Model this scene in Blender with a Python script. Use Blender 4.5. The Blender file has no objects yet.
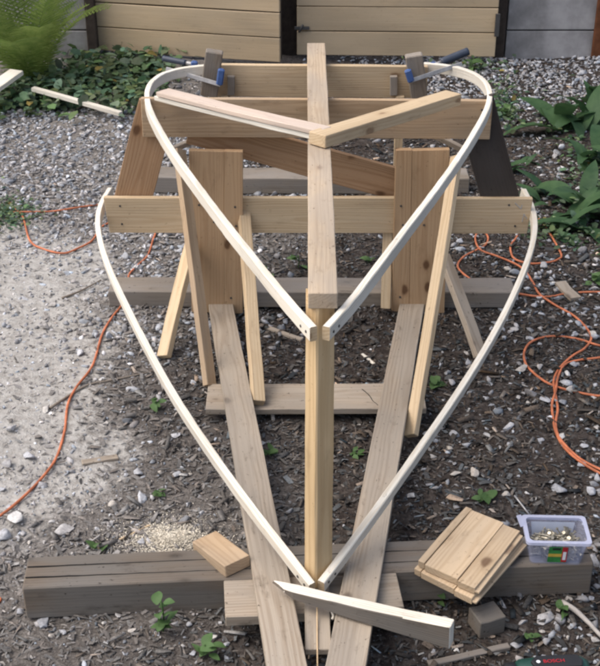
import bpy, math, random
import numpy as np
from mathutils import Vector, Matrix

# ------------------------------------------------------------------ scene, camera, light
sc = bpy.context.scene
C = sc.collection
rnd = random.Random(7)
nrg = np.random.default_rng(11)
R = math.radians

H = 1.8615            # camera height over the ground
PITCH = R(29.0)
FPX = 1200.0          # focal length for a 600 pixel wide picture

cam_d = bpy.data.cameras.new('camera')
cam = bpy.data.objects.new('camera', cam_d)
C.objects.link(cam)
cam.location = (0, 0, H)
cam.rotation_euler = (R(90) - PITCH, 0, 0)
cam_d.sensor_fit = 'HORIZONTAL'
cam_d.sensor_width = 36
cam_d.lens = 36 * FPX / 600
cam_d.clip_start = 0.05
cam_d.clip_end = 500
sc.camera = cam

SUN_AZ = Vector((-0.80, -0.10, 0))     # where the light comes from (left of the boat)
SUN_EL = 56
sun_d = bpy.data.lights.new('sun', 'SUN')
sun = bpy.data.objects.new('sun', sun_d)
C.objects.link(sun)
sun_d.energy = 1.05
sun_d.angle = R(60)
sun_d.color = (1.0, 0.965, 0.92)
_d = Vector((SUN_AZ.x, SUN_AZ.y, SUN_AZ.length * math.tan(R(SUN_EL)))).normalized()
sun.rotation_euler = _d.to_track_quat('Z', 'Y').to_euler()

world = bpy.data.worlds.new('World')
sc.world = world
world.use_nodes = True
wn = world.node_tree.nodes
wl = world.node_tree.links
bg = wn['Background']
sky = wn.new('ShaderNodeTexSky')
sky.sky_type = 'NISHITA'
sky.sun_disc = False
sky.sun_elevation = R(SUN_EL)
sky.sun_rotation = math.atan2(SUN_AZ.x, SUN_AZ.y)
sky.air_density = 0.8
sky.dust_density = 4.0
sky.ozone_density = 0.6
hs = wn.new('ShaderNodeHueSaturation')      # thin even cloud: the sky is paler than a clear one
hs.inputs['Saturation'].default_value = .8
wl.new(sky.outputs[0], hs.inputs['Color'])
wl.new(hs.outputs[0], bg.inputs[0])
bg.inputs[1].default_value = 0.145

vs = sc.view_settings
vs.view_transform = 'Standard'
vs.look = 'None'
vs.gamma = 1.0
vs.use_curve_mapping = False
vs.exposure = 0.80
sc.cycles.filter_width = 2.5          # the photograph is a little soft

# ------------------------------------------------------------------ helpers
cP, sP = math.cos(PITCH), math.sin(PITCH)

def ray(px, py):
    u, v = (px - 300) / FPX, (333 - py) / FPX
    return Vector((u, cP + v * sP, -sP + v * cP))

def P(px, py, z=0.0):
    """point at height z seen at photo position (px, py)"""
    d = ray(px, py)
    return Vector((0, 0, H)) + d * ((z - H) / d.z)

def PY(px, py, Y):
    """point in the upright plane at distance Y seen at photo position (px, py)"""
    d = ray(px, py)
    return Vector((0, 0, H)) + d * (Y / d.y)

WM = {}      # world matrices of what has been placed

def place(o, M, parent=None):
    C.objects.link(o)
    o.matrix_world = M
    WM[o.name] = M.copy()
    if parent is not None:
        o.parent = parent
        o.matrix_parent_inverse = WM[parent.name].inverted()
        o.matrix_basis = M
    return o

def tag(o, label, cat, group=None):
    o['label'] = label
    o['category'] = cat
    if group:
        o['group'] = group
    return o

def thing(name, loc, label, cat, group=None):
    o = bpy.data.objects.new(name, None)
    o.empty_display_size = 0.05
    place(o, Matrix.Translation(Vector(loc)))
    return tag(o, label, cat, group)

def mesh_from(name, V, F, grain=None, smooth=False):
    me = bpy.data.meshes.new(name)
    me.from_pydata([tuple(v) for v in V], [], F)
    if grain is not None:
        a = me.attributes.new('grain', 'FLOAT_VECTOR', 'POINT')
        a.data.foreach_set('vector', np.asarray(grain, dtype=np.float32).ravel())
    if smooth:
        me.polygons.foreach_set('use_smooth', [True] * len(me.polygons))
    me.update()
    return me

def add(name, me, mat, M=None, parent=None):
    o = bpy.data.objects.new(name, me)
    if not me.materials:
        me.materials.append(mat)
    return place(o, M if M is not None else Matrix.Identity(4), parent)

def frame_matrix(p0, p1, up):
    x = (p1 - p0).normalized()
    z = (up - x * up.dot(x)).normalized()
    y = z.cross(x)
    M = Matrix((x, y, z)).transposed().to_4x4()
    M.translation = (p0 + p1) / 2
    return M, (p1 - p0).length

def sect(w, t, b):
    a, c = w / 2, t / 2
    return [(-a + b, -c), (a - b, -c), (a, -c + b), (a, c - b), (a - b, c), (-a + b, c), (-a, c - b), (-a, -c + b)]

UP = Vector((0, 0, 1))

def board(name, p0, p1, w, t, mat, parent=None, up=UP, seg=7, wob=0.0012, bev=0.0015, w2=None, t2=None, skew=(0, 0)):
    """a sawn board from p0 to p1 (centre line), wide face looking along up; slightly uneven, eased edges"""
    M, L = frame_matrix(Vector(p0), Vector(p1), up)
    w2 = w if w2 is None else w2
    t2 = t if t2 is None else t2
    xs = [-L / 2, -L / 2 + bev] + [-L / 2 + bev + (L - 2 * bev) * k / seg for k in range(1, seg)] + [L / 2 - bev, L / 2]
    off = (rnd.uniform(-40, 40), rnd.uniform(-.03, .03), rnd.uniform(-.06, -.015))
    V, G, F = [], [], []
    n = len(xs)
    bowy, bowz = rnd.uniform(-1, 1) * wob * 1.5, rnd.uniform(-1, 1) * wob * 1.5
    for i, x in enumerate(xs):
        f = (x + L / 2) / L
        ww, tt = w + (w2 - w) * f, t + (t2 - t) * f
        sh = bev if i in (0, n - 1) else 0
        dy = rnd.uniform(-wob, wob) * .5 + bowy * 4 * f * (1 - f)
        dz = rnd.uniform(-wob, wob) * .5 + bowz * 4 * f * (1 - f)
        for (y, z) in sect(ww - 2 * sh, tt - 2 * sh, bev):
            sk = skew[0] * (1 - f) * (y / ww) + skew[1] * f * (y / ww)
            v = (x + sk, y + dy + rnd.uniform(-.3, .3) * wob, z + dz + rnd.uniform(-.25, .25) * wob)
            V.append(v)
            G.append((v[0] + off[0], v[1] + off[1], v[2] + off[2]))
    for i in range(n - 1):
        for k in range(8):
            a, b = i * 8 + k, i * 8 + (k + 1) % 8
            F.append((a, a + 8, b + 8, b)[::-1])
    F.append(tuple(range(8))[::-1])
    F.append(tuple(range((n - 1) * 8, n * 8)))
    F = [tuple(reversed(f)) for f in F]
    F[-2] = tuple(range(8))[::-1]
    F[-1] = tuple(range((n - 1) * 8, n * 8))
    me = mesh_from(name, V, F, G)
    fix_normals(me)
    return add(name, me, mat, M, parent)

import bmesh
def fix_normals(me):
    bm = bmesh.new()
    bm.from_mesh(me)
    bmesh.ops.recalc_face_normals(bm, faces=bm.faces)
    bm.to_mesh(me)
    bm.free()

def spline(pts, n):
    """Catmull-Rom through pts, resampled to n points at even spacing"""
    p = [np.array(q, dtype=float) for q in pts]
    p = [2 * p[0] - p[1]] + p + [2 * p[-1] - p[-2]]
    out = []
    for i in range(1, len(p) - 2):
        for k in range(16):
            t = k / 16
            a, b, c, d = p[i - 1], p[i], p[i + 1], p[i + 2]
            out.append(.5 * ((2 * b) + (c - a) * t + (2 * a - 5 * b + 4 * c - d) * t * t + (3 * b - a - 3 * c + d) * t ** 3))
    out.append(p[-2])
    out = np.array(out)
    s = np.r_[0, np.cumsum(np.linalg.norm(np.diff(out, axis=0), axis=1))]
    u = np.linspace(0, s[-1], n)
    return np.stack([np.interp(u, s, out[:, k]) for k in range(3)], 1), u

def relax(pts, it):
    q = pts.copy()
    for _ in range(it):
        q[1:-1] = .5 * q[1:-1] + .25 * (q[:-2] + q[2:])
    return q

def dot(name, p, nrm, r, mat, parent):
    me = prism_mesh(name, [(r * math.cos(k * math.pi / 4), r * math.sin(k * math.pi / 4)) for k in range(8)], .0022)
    add(name, me, mat, Matrix.Translation(p) @ nrm.to_track_quat('Z', 'Y').to_matrix().to_4x4(), parent)

def batten(name, pts, thick, high, mat, parent, n=44, it=6, lean=0.0):
    """a lath bent along pts, standing on edge"""
    c, s = spline(pts, n)
    c = relax(c, it)
    V, G, F = [], [], []
    off = (rnd.uniform(-40, 40), rnd.uniform(-.02, .02), rnd.uniform(-.05, -.02))
    b = .0018
    base = Vector(c[0])
    for i in range(n):
        t = Vector(c[min(i + 1, n - 1)] - c[max(i - 1, 0)]).normalized()
        side = t.cross(UP).normalized()
        up = (side.cross(t)).normalized()
        up = (up + side * lean).normalized()
        side = t.cross(up).normalized()
        kz, ky = rnd.uniform(-.0007, .0007), rnd.uniform(-.0006, .0006)
        for (y, z) in sect(thick + ky, high + 2 * kz, b):
            v = Vector(c[i]) + side * y + up * z - base
            V.append(v)
            G.append((s[i] + off[0], y + off[1], z + off[2]))
    for i in range(n - 1):
        for k in range(8):
            a, d = i * 8 + k, i * 8 + (k + 1) % 8
            F.append((a, d, d + 8, a + 8))
    F.append(tuple(range(8)))
    F.append(tuple(range((n - 1) * 8, n * 8)))
    me = mesh_from(name, V, F, G)
    fix_normals(me)
    me.materials.append(mat); me.materials.append(M['pale'])     # end grain is darker than the planed faces
    for f_ in me.polygons:
        if len(f_.vertices) == 8: f_.material_index = 1
    o = add(name, me, mat, Matrix.Translation(base), parent)
    t = Vector(c[3] - c[0]).normalized()
    out = t.cross(UP).normalized() * (-1 if t.x < 0 else 1)
    for d_ in (.018, .045):
        dot('screw_head', Vector(c[0]) + t * d_ + out * (thick / 2 - .0006) + UP * rnd.uniform(-.004, .004), out, .0032, M['iron'], o)
    return o

def tube_mesh(name, pts, rad, sides=8, n=60, taper=None, closed_spline=True):
    c, s = spline(pts, n) if closed_spline else (np.array([tuple(p) for p in pts]), None)
    n = len(c)
    V, F = [], []
    base = Vector(c[0])
    ref = Vector((0.13, 0.21, 0.97))
    for i in range(n):
        t = Vector(c[min(i + 1, n - 1)] - c[max(i - 1, 0)]).normalized()
        a = t.cross(ref)
        if a.length < 1e-3:
            a = t.cross(Vector((1, 0, 0)))
        a.normalize()
        b = t.cross(a)
        r = rad if taper is None else rad * (1 + (taper - 1) * i / (n - 1))
        for k in range(sides):
            an = 2 * math.pi * k / sides
            V.append(Vector(c[i]) - base + (a * math.cos(an) + b * math.sin(an)) * r)
    for i in range(n - 1):
        for k in range(sides):
            q, w = i * sides + k, i * sides + (k + 1) % sides
            F.append((q, w, w + sides, q + sides))
    F.append(tuple(range(sides)))
    F.append(tuple(range((n - 1) * sides, n * sides)))
    me = mesh_from(name, V, F, smooth=True)
    fix_normals(me)
    return me, base

def tube(name, pts, rad, mat, parent=None, **k):
    me, base = tube_mesh(name, pts, rad, **k)
    return add(name, me, mat, Matrix.Translation(base), parent)

def prism_mesh(name, poly, h, bev=0.0):
    """polygon in XY extruded from z=0 to h, edges eased"""
    bm = bmesh.new()
    vs_ = [bm.verts.new((x, y, 0)) for x, y in poly]
    f = bm.faces.new(vs_)
    r = bmesh.ops.extrude_face_region(bm, geom=[f])
    bmesh.ops.translate(bm, vec=(0, 0, h), verts=[g for g in r['geom'] if isinstance(g, bmesh.types.BMVert)])
    bmesh.ops.recalc_face_normals(bm, faces=bm.faces)
    if bev:
        bmesh.ops.bevel(bm, geom=list(bm.edges), offset=bev, segments=2, affect='EDGES', profile=.6)
    me = bpy.data.meshes.new(name)
    bm.to_mesh(me)
    bm.free()
    return me

# ------------------------------------------------------------------ materials
def srgb(r, g, b):
    f = lambda c: (c / 255 / 12.92) if c / 255 <= .04045 else ((c / 255 + .055) / 1.055) ** 2.4
    return (f(r), f(g), f(b), 1)

def new_mat(name):
    m = bpy.data.materials.new(name)
    m.use_nodes = True
    return m, m.node_tree.nodes, m.node_tree.links, m.node_tree.nodes['Principled BSDF']

class NB:
    """small node helper"""
    def __init__(s, m):
        s.n, s.l = m.node_tree.nodes, m.node_tree.links
    def put(s, inp, v):
        if hasattr(v, 'type') and hasattr(v, 'links'):
            s.l.new(v, inp)
        else:
            inp.default_value = v
    def math(s, op, a, b=0.0, clamp=False):
        x = s.n.new('ShaderNodeMath'); x.operation = op; x.use_clamp = clamp
        s.put(x.inputs[0], a); s.put(x.inputs[1], b)
        return x.outputs[0]
    def vmath(s, op, a, b=(0, 0, 0)):
        x = s.n.new('ShaderNodeVectorMath'); x.operation = op
        s.put(x.inputs[0], a); s.put(x.inputs[1], b)
        return x.outputs['Value'] if op in ('LENGTH', 'DOT_PRODUCT') else x.outputs[0]
    def noise(s, vec, scale, detail=3, rough=.55, dist=0, color=False):
        x = s.n.new('ShaderNodeTexNoise')
        s.put(x.inputs['Vector'], vec)
        x.inputs['Scale'].default_value = scale
        x.inputs['Detail'].default_value = detail
        x.inputs['Roughness'].default_value = rough
        x.inputs['Distortion'].default_value = dist
        return x.outputs['Color'] if color else x.outputs['Fac']
    def ramp(s, fac, lo, hi, a=0.0, b=1.0):
        x = s.n.new('ShaderNodeMapRange'); x.interpolation_type = 'SMOOTHSTEP'
        s.put(x.inputs[0], fac)
        x.inputs[1].default_value = lo; x.inputs[2].default_value = hi
        x.inputs[3].default_value = a; x.inputs[4].default_value = b
        return x.outputs[0]
    def mix(s, f, a, b, mode='MIX'):
        x = s.n.new('ShaderNodeMix'); x.data_type = 'RGBA'; x.blend_type = mode
        s.put(x.inputs[0], f); s.put(x.inputs[6], a); s.put(x.inputs[7], b)
        return x.outputs[2]
    def attr(s, name):
        x = s.n.new('ShaderNodeAttribute'); x.attribute_name = name
        return x
    def bump(s, h, strength, dist):
        x = s.n.new('ShaderNodeBump')
        x.inputs['Strength'].default_value = strength
        x.inputs['Distance'].default_value = dist
        s.put(x.inputs['Height'], h)
        return x.outputs[0]

def wood(name, light, dark, knot, grey=None, grey_amt=0.0, ring=.55, knots=.72, rough=.68, stain=.25, ringw=.0075):
    m, n, l, bs = new_mat(name)
    b = NB(m)
    g = b.attr('grain').outputs['Vector']
    # growth rings about a pith outside the board, wandering slowly along it
    warp = b.noise(b.vmath('MULTIPLY', g, (2.2, 14, 14)), 1.0, 2, .5, color=True)
    warp = b.vmath('MULTIPLY', b.vmath('SUBTRACT', warp, (.5, .5, .5)), (0, .030, .030))
    gg = b.vmath('ADD', b.vmath('MULTIPLY', g, (0, 1, 1)), warp)
    r = b.vmath('LENGTH', gg)
    w = b.math('SINE', b.math('MULTIPLY', r, 2 * math.pi / ringw))
    w = b.ramp(w, -.6, 1.0)
    fib = b.noise(b.vmath('MULTIPLY', g, (5, 260, 260)), 1.0, 3, .6)
    fib2 = b.noise(b.vmath('MULTIPLY', g, (1.6, 46, 46)), 1.0, 3, .6)
    blot = b.noise(b.vmath('MULTIPLY', g, (3, 9, 9)), 1.0, 4, .6)
    f = b.math('ADD', b.math('MULTIPLY', w, ring), b.math('MULTIPLY', b.math('SUBTRACT', fib2, .5), 1.0))
    f = b.math('ADD', f, b.math('MULTIPLY', b.math('SUBTRACT', fib, .5), .7), True)
    col = b.mix(f, light, dark)
    # knots
    vo = n.new('ShaderNodeTexVoronoi')
    vo.inputs['Scale'].default_value = 1.0
    wv = b.vmath('ADD', g, b.vmath('MULTIPLY', b.vmath('SUBTRACT', b.noise(g, 30, 2, .5, color=True), (.5, .5, .5)), (.012, .012, .012)))
    l.new(b.vmath('MULTIPLY', wv, (9, 15, 15)), vo.inputs['Vector'])
    sel = b.math('GREATER_THAN', n_sep(b, vo.outputs['Color']), knots)
    kn = b.math('MULTIPLY', b.ramp(vo.outputs['Distance'], .22, .10), sel)
    halo = b.math('MULTIPLY', b.ramp(vo.outputs['Distance'], .45, .12), sel)
    col = b.mix(b.math('MULTIPLY', halo, .45), col, dark)
    col = b.mix(b.math('MULTIPLY', kn, .85), col, knot)
    # weathering and stains
    if grey is not None:
        ga = b.math('MULTIPLY', b.ramp(blot, .34, .62), grey_amt)
        col = b.mix(ga, col, grey)
    st = b.noise(b.vmath('MULTIPLY', g, (11, 30, 30)), 1.0, 5, .7)
    col = b.mix(b.math('MULTIPLY', b.ramp(st, .56, .78), stain), col, (dark[0] * .45, dark[1] * .45, dark[2] * .45, 1))
    sp = b.noise(b.vmath('MULTIPLY', g, (60, 90, 90)), 1.0, 3, .7)
    col = b.mix(b.math('MULTIPLY', b.ramp(sp, .64, .74), min(1, stain * 1.6)), col, (dark[0] * .35, dark[1] * .33, dark[2] * .32, 1))
    big = b.noise(b.vmath('MULTIPLY', g, (1.3, 4, 4)), 1.0, 2, .5)
    col = b.mix(1.0, col, n_grey(b, b.ramp(big, .25, .75, .78, 1.10)), 'MULTIPLY')
    l.new(col, bs.inputs['Base Color'])
    bs.inputs['Roughness'].default_value = rough
    bs.inputs['Specular IOR Level'].default_value = .25
    hgt = b.math('ADD', b.math('MULTIPLY', fib, .6), b.math('MULTIPLY', fib2, .6))
    l.new(b.bump(hgt, .7, .0022), bs.inputs['Normal'])
    return m

def n_sep(b, col):
    x = b.n.new('ShaderNodeSeparateColor')
    b.l.new(col, x.inputs[0])
    return x.outputs[0]

def n_grey(b, v):
    x = b.n.new('ShaderNodeCombineColor')
    for k in range(3):
        b.l.new(v, x.inputs[k])
    return x.outputs[0]

M = {}
M['fresh'] = wood('fresh_pine', (.80, .755, .65, 1), (.56, .46, .32, 1), (.34, .20, .10, 1), (.62, .57, .49, 1), .35, ring=.5, knots=.84, stain=.28, ringw=.005)
M['pale'] = wood('pale_pine', (.60, .46, .29, 1), (.44, .30, .165, 1), (.16, .075, .03, 1), (.50, .39, .26, 1), .3, ring=.5, stain=.28)
M['keel'] = wood('keel_pine', (.50, .39, .27, 1), (.34, .245, .16, 1), (.15, .08, .045, 1), (.36, .305, .245, 1), .6, ring=.4, stain=.6)
M['tan'] = wood('tan_spruce', (.44, .315, .195, 1), (.31, .205, .115, 1), (.11, .05, .025, 1), (.35, .28, .205, 1), .4, stain=.4)
M['legs'] = wood('orange_spruce', (.47, .315, .18, 1), (.35, .21, .11, 1), (.10, .045, .02, 1), ring=.4, knots=.62, stain=.3)
M['stem'] = wood('golden_pine', (.58, .42, .235, 1), (.43, .285, .14, 1), (.15, .07, .03, 1), ring=.5, knots=.9, stain=.25)
M['rust'] = wood('reddish_spruce', (.42, .265, .15, 1), (.30, .17, .085, 1), (.10, .045, .02, 1), stain=.3)
M['weather'] = wood('weathered_board', (.38, .315, .24, 1), (.23, .17, .115, 1), (.085, .055, .035, 1), (.30, .265, .22, 1), .55, ring=.5, knots=.66, stain=.7)
M['timber'] = wood('old_grey_timber', (.25, .21, .165, 1), (.145, .115, .085, 1), (.06, .045, .03, 1), (.235, .215, .195, 1), .65, ring=.35, stain=.65)
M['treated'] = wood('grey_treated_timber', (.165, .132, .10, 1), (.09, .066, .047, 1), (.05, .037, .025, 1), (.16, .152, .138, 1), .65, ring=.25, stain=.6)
M['dark'] = wood('dark_board', (.062, .050, .042, 1), (.040, .031, .026, 1), (.02, .015, .012, 1), (.07, .062, .056, 1), .5, ring=.3, stain=.4)  # much darker tone, used on the right side member only
M['pink'] = wood('pinkish_lath', (.62, .50, .40, 1), (.46, .34, .25, 1), (.24, .13, .08, 1), (.50, .42, .36, 1), .4, ring=.35, knots=.8, stain=.45)
M['panel'] = wood('yellow_panel_pine', (.56, .42, .27, 1), (.40, .275, .155, 1), (.12, .06, .03, 1), (.44, .35, .25, 1), .4, ring=.45, stain=.5)
M['siding'] = wood('painted_siding', (.53, .40, .25, 1), (.47, .345, .21, 1), (.40, .29, .165, 1), (.45, .36, .245, 1), .45, ring=.25, knots=.97, stain=.25, rough=.6)
M['block'] = wood('grey_clamp_block', (.26, .205, .15, 1), (.17, .125, .085, 1), (.08, .05, .03, 1), (.26, .24, .21, 1), .6, stain=.4)

def plain(name, col, rough=.5, metal=0.0, var=.12, scale=40, spec=.4, bump=0.0):
    m, n, l, bs = new_mat(name)
    b = NB(m)
    tc = n.new('ShaderNodeTexCoord')
    nz = b.noise(tc.outputs['Object'], scale, 4, .6)
    c = b.mix(1.0, col, n_grey(b, b.ramp(nz, .25, .75, 1 - var, 1 + var)), 'MULTIPLY')
    l.new(c, bs.inputs['Base Color'])
    bs.inputs['Roughness'].default_value = rough
    bs.inputs['Metallic'].default_value = metal
    bs.inputs['Specular IOR Level'].default_value = spec
    if bump:
        l.new(b.bump(nz, .6, bump), bs.inputs['Normal'])
    return m

M['cord'] = plain('orange_cord', (.46, .15, .07, 1), .6, var=.35, scale=22, spec=.25)
M['blue'] = plain('blue_clamp_pad', (.05, .10, .25, 1), .55)
M['handle'] = plain('dark_clamp_handle', (.035, .045, .065, 1), .45)
M['steel'] = plain('clamp_bar_steel', (.36, .35, .34, 1), .5, metal=.6, var=.25)
M['screw'] = plain('zinc_screw', (.36, .33, .26, 1), .42, metal=.7, var=.4)
M['drillgreen'] = plain('green_drill_shell', (.012, .050, .038, 1), .42, var=.1, spec=.45)
M['drillblack'] = plain('black_drill_grip', (.015, .015, .016, 1), .55, var=.1)
M['red'] = plain('red_print', (.42, .02, .03, 1), .45)
M['white'] = plain('white_print', (.75, .75, .75, 1), .45, var=.05)
M['concrete'] = plain('grey_concrete_block', (.31, .295, .285, 1), .9, var=.35, scale=6, spec=.15, bump=.004)
M['mortar'] = plain('dark_mortar', (.12, .115, .11, 1), .95, var=.2, spec=.1)
M['gappost'] = plain('dark_door_post', (.065, .05, .04, 1), .8, var=.3, scale=20, spec=.15)
M['rustpost'] = plain('rust_brown_post', (.14, .055, .026, 1), .8, var=.3, scale=16, spec=.15)
M['iron'] = plain('old_iron', (.09, .085, .08, 1), .6, metal=.4)
M['lgreen'] = plain('label_green', (.035, .20, .05, 1), .4, var=.25, scale=90)
M['lyellow'] = plain('label_yellow', (.55, .36, .06, 1), .4)
M['string'] = plain('pale_string', (.55, .40, .24, 1), .8)
M['pencil'] = plain('pencil_mark', (.42, .40, .37, 1), .7)
M['shade'] = plain('dark_interior', (.02, .018, .016, 1), .9)

def stone_mat(name, attr=True):
    m, n, l, bs = new_mat(name)
    b = NB(m)
    tc = n.new('ShaderNodeTexCoord')
    geo = n.new('ShaderNodeNewGeometry')
    pos = geo.outputs['Position']
    nz = b.noise(pos, 160, 4, .65)
    nz2 = b.noise(pos, 45, 3, .6)
    if attr:
        c = b.attr('col').outputs['Color']
    else:
        oi = n.new('ShaderNodeObjectInfo')
        cr = n.new('ShaderNodeValToRGB')
        e = cr.color_ramp.elements
        e[0].color = (.28, .285, .30, 1)
        e[1].color = (.58, .57, .55, 1)
        k = e.new(.5); k.color = (.43, .43, .44, 1)
        k = e.new(.8); k.color = (.40, .36, .31, 1)
        l.new(oi.outputs['Random'], cr.inputs[0])
        c = cr.outputs[0]
    c = b.mix(1.0, c, n_grey(b, b.ramp(nz, .25, .75, .75, 1.2)), 'MULTIPLY')
    c = b.mix(b.ramp(nz2, .55, .75, 0, .45), c, (.09, .072, .055, 1))
    l.new(c, bs.inputs['Base Color'])
    bs.inputs['Roughness'].default_value = .85
    bs.inputs['Specular IOR Level'].default_value = .2
    l.new(b.bump(nz, .5, .002), bs.inputs['Normal'])
    return m
M['gravel'] = stone_mat('gravel_stone')
M['stone'] = stone_mat('pale_stone', False)

def litter_mat():
    m, n, l, bs = new_mat('wood_chip_litter')
    b = NB(m)
    geo = n.new('ShaderNodeNewGeometry')
    nz = b.noise(geo.outputs['Position'], 220, 3, .6)
    c = b.mix(1.0, b.attr('col').outputs['Color'], n_grey(b, b.ramp(nz, .25, .75, .7, 1.25)), 'MULTIPLY')
    l.new(c, bs.inputs['Base Color'])
    bs.inputs['Roughness'].default_value = .85
    bs.inputs['Specular IOR Level'].default_value = .15
    return m
M['litter'] = litter_mat()

def leaf_mat(name, c1, c2, trans=.3, use_col=False):
    m, n, l, bs = new_mat(name)
    b = NB(m)
    oi = n.new('ShaderNodeObjectInfo')
    tc = n.new('ShaderNodeTexCoord')
    geo = n.new('ShaderNodeNewGeometry')
    nz = b.noise(geo.outputs['Position'], 22, 3, .6)
    f = b.math('ADD', b.math('MULTIPLY', oi.outputs['Random'], .5), b.math('MULTIPLY', b.ramp(nz, .3, .7), .6), True)
    c = b.mix(f, c1, c2)
    nz2 = b.noise(geo.outputs['Position'], 70, 3, .6)
    c = b.mix(b.ramp(nz2, .66, .8, 0, .5), c, (.20, .17, .06, 1))
    l.new(c, bs.inputs['Base Color'])
    bs.inputs['Roughness'].default_value = .58
    bs.inputs['Specular IOR Level'].default_value = .25
    if use_col:
        c = b.mix(1.0, c, b.attr('col').outputs['Color'], 'MULTIPLY')
        l.new(c, bs.inputs['Base Color'])
    tr = n.new('ShaderNodeBsdfTranslucent')
    l.new(c, tr.inputs[0])
    mx = n.new('ShaderNodeMixShader')
    mx.inputs[0].default_value = trans
    l.new(bs.outputs[0], mx.inputs[1])
    l.new(tr.outputs[0], mx.inputs[2])
    l.new(mx.outputs[0], n['Material Output'].inputs[0])
    return m
M['fern'] = leaf_mat('fern_green', (.11, .185, .04, 1), (.27, .34, .10, 1), .45)
M['leaf'] = leaf_mat('broad_leaf_green', (.028, .07, .028, 1), (.065, .125, .05, 1))
M['sprout'] = leaf_mat('young_leaf_green', (.06, .12, .035, 1), (.11, .19, .07, 1))
M['cover'] = leaf_mat('ground_cover_green', (.06, .11, .055, 1), (.14, .20, .11, 1), use_col=True)

# tub plastic: thin milky clear walls
m_, n_, l_, bs_ = new_mat('milky_clear_plastic')
bs_.inputs['Base Color'].default_value = (.66, .68, .82, 1)
bs_.inputs['Roughness'].default_value = .22
bs_.inputs['IOR'].default_value = 1.45
tp = n_.new('ShaderNodeBsdfTransparent')
tp.inputs[0].default_value = (.93, .95, 1, 1)
mxs = n_.new('ShaderNodeMixShader')
mxs.inputs[0].default_value = .17
l_.new(tp.outputs[0], mxs.inputs[1]); l_.new(bs_.outputs[0], mxs.inputs[2])
l_.new(mxs.outputs[0], n_['Material Output'].inputs[0])
M['plastic'] = m_
m_, n_, l_, bs_ = new_mat('milky_plastic_rim')
bs_.inputs['Base Color'].default_value = (.58, .60, .74, 1)
bs_.inputs['Roughness'].default_value = .25
tp = n_.new('ShaderNodeBsdfTransparent')
mxs = n_.new('ShaderNodeMixShader')
mxs.inputs[0].default_value = .52
l_.new(tp.outputs[0], mxs.inputs[1]); l_.new(bs_.outputs[0], mxs.inputs[2])
l_.new(mxs.outputs[0], n_['Material Output'].inputs[0])
M['rim'] = m_

# ------------------------------------------------------------------ ground
def gh(x, y):
    """gentle lumps of the yard (works on numbers and arrays)"""
    return (.007 * np.sin(2.1 * x + 1.3 * y + .5) + .006 * np.sin(3.7 * y - 2.4 * x + 1.1)
            + .004 * np.sin(7.3 * x + 5.1 * y) + .003 * np.sin(11.0 * y - 8.2 * x + 2.0)) - .008

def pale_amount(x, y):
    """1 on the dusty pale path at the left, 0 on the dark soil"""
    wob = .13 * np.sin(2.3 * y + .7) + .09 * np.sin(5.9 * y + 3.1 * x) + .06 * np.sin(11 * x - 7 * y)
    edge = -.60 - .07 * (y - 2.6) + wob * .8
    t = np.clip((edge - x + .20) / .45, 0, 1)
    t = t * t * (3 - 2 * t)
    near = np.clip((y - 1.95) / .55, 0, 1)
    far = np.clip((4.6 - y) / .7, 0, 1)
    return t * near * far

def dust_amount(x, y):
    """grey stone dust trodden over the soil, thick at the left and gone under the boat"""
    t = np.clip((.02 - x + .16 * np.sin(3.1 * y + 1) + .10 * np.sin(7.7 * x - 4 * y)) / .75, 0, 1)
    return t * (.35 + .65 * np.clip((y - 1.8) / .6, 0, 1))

def ground_material():
    m, n, l, bs = new_mat('yard_soil')
    b = NB(m)
    geo = n.new('ShaderNodeNewGeometry')
    pos = geo.outputs['Position']
    pa = b.attr('pale').outputs['Fac']
    n1 = b.noise(pos, 6, 5, .65)
    n2 = b.noise(pos, 42, 5, .7)
    n3 = b.noise(pos, 180, 4, .7)
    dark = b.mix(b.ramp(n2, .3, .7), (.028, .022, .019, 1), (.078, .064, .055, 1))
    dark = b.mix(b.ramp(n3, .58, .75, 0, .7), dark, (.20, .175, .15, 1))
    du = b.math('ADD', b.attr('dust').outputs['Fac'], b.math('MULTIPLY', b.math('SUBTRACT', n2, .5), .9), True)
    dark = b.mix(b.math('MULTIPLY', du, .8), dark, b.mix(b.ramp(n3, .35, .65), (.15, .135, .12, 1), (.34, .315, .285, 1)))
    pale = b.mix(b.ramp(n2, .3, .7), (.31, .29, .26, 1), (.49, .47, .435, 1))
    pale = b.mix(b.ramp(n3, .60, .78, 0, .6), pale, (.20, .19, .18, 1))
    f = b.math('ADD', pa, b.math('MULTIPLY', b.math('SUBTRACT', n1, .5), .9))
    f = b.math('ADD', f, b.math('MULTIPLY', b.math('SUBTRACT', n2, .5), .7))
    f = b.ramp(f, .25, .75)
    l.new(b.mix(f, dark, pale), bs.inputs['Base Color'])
    bs.inputs['Roughness'].default_value = .95
    bs.inputs['Specular IOR Level'].default_value = .1
    hh = b.math('ADD', b.math('MULTIPLY', n2, 1.0), b.math('MULTIPLY', n3, .35))
    l.new(b.bump(hh, .9, .012), bs.inputs['Normal'])
    return m
M['soil'] = ground_material()

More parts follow.
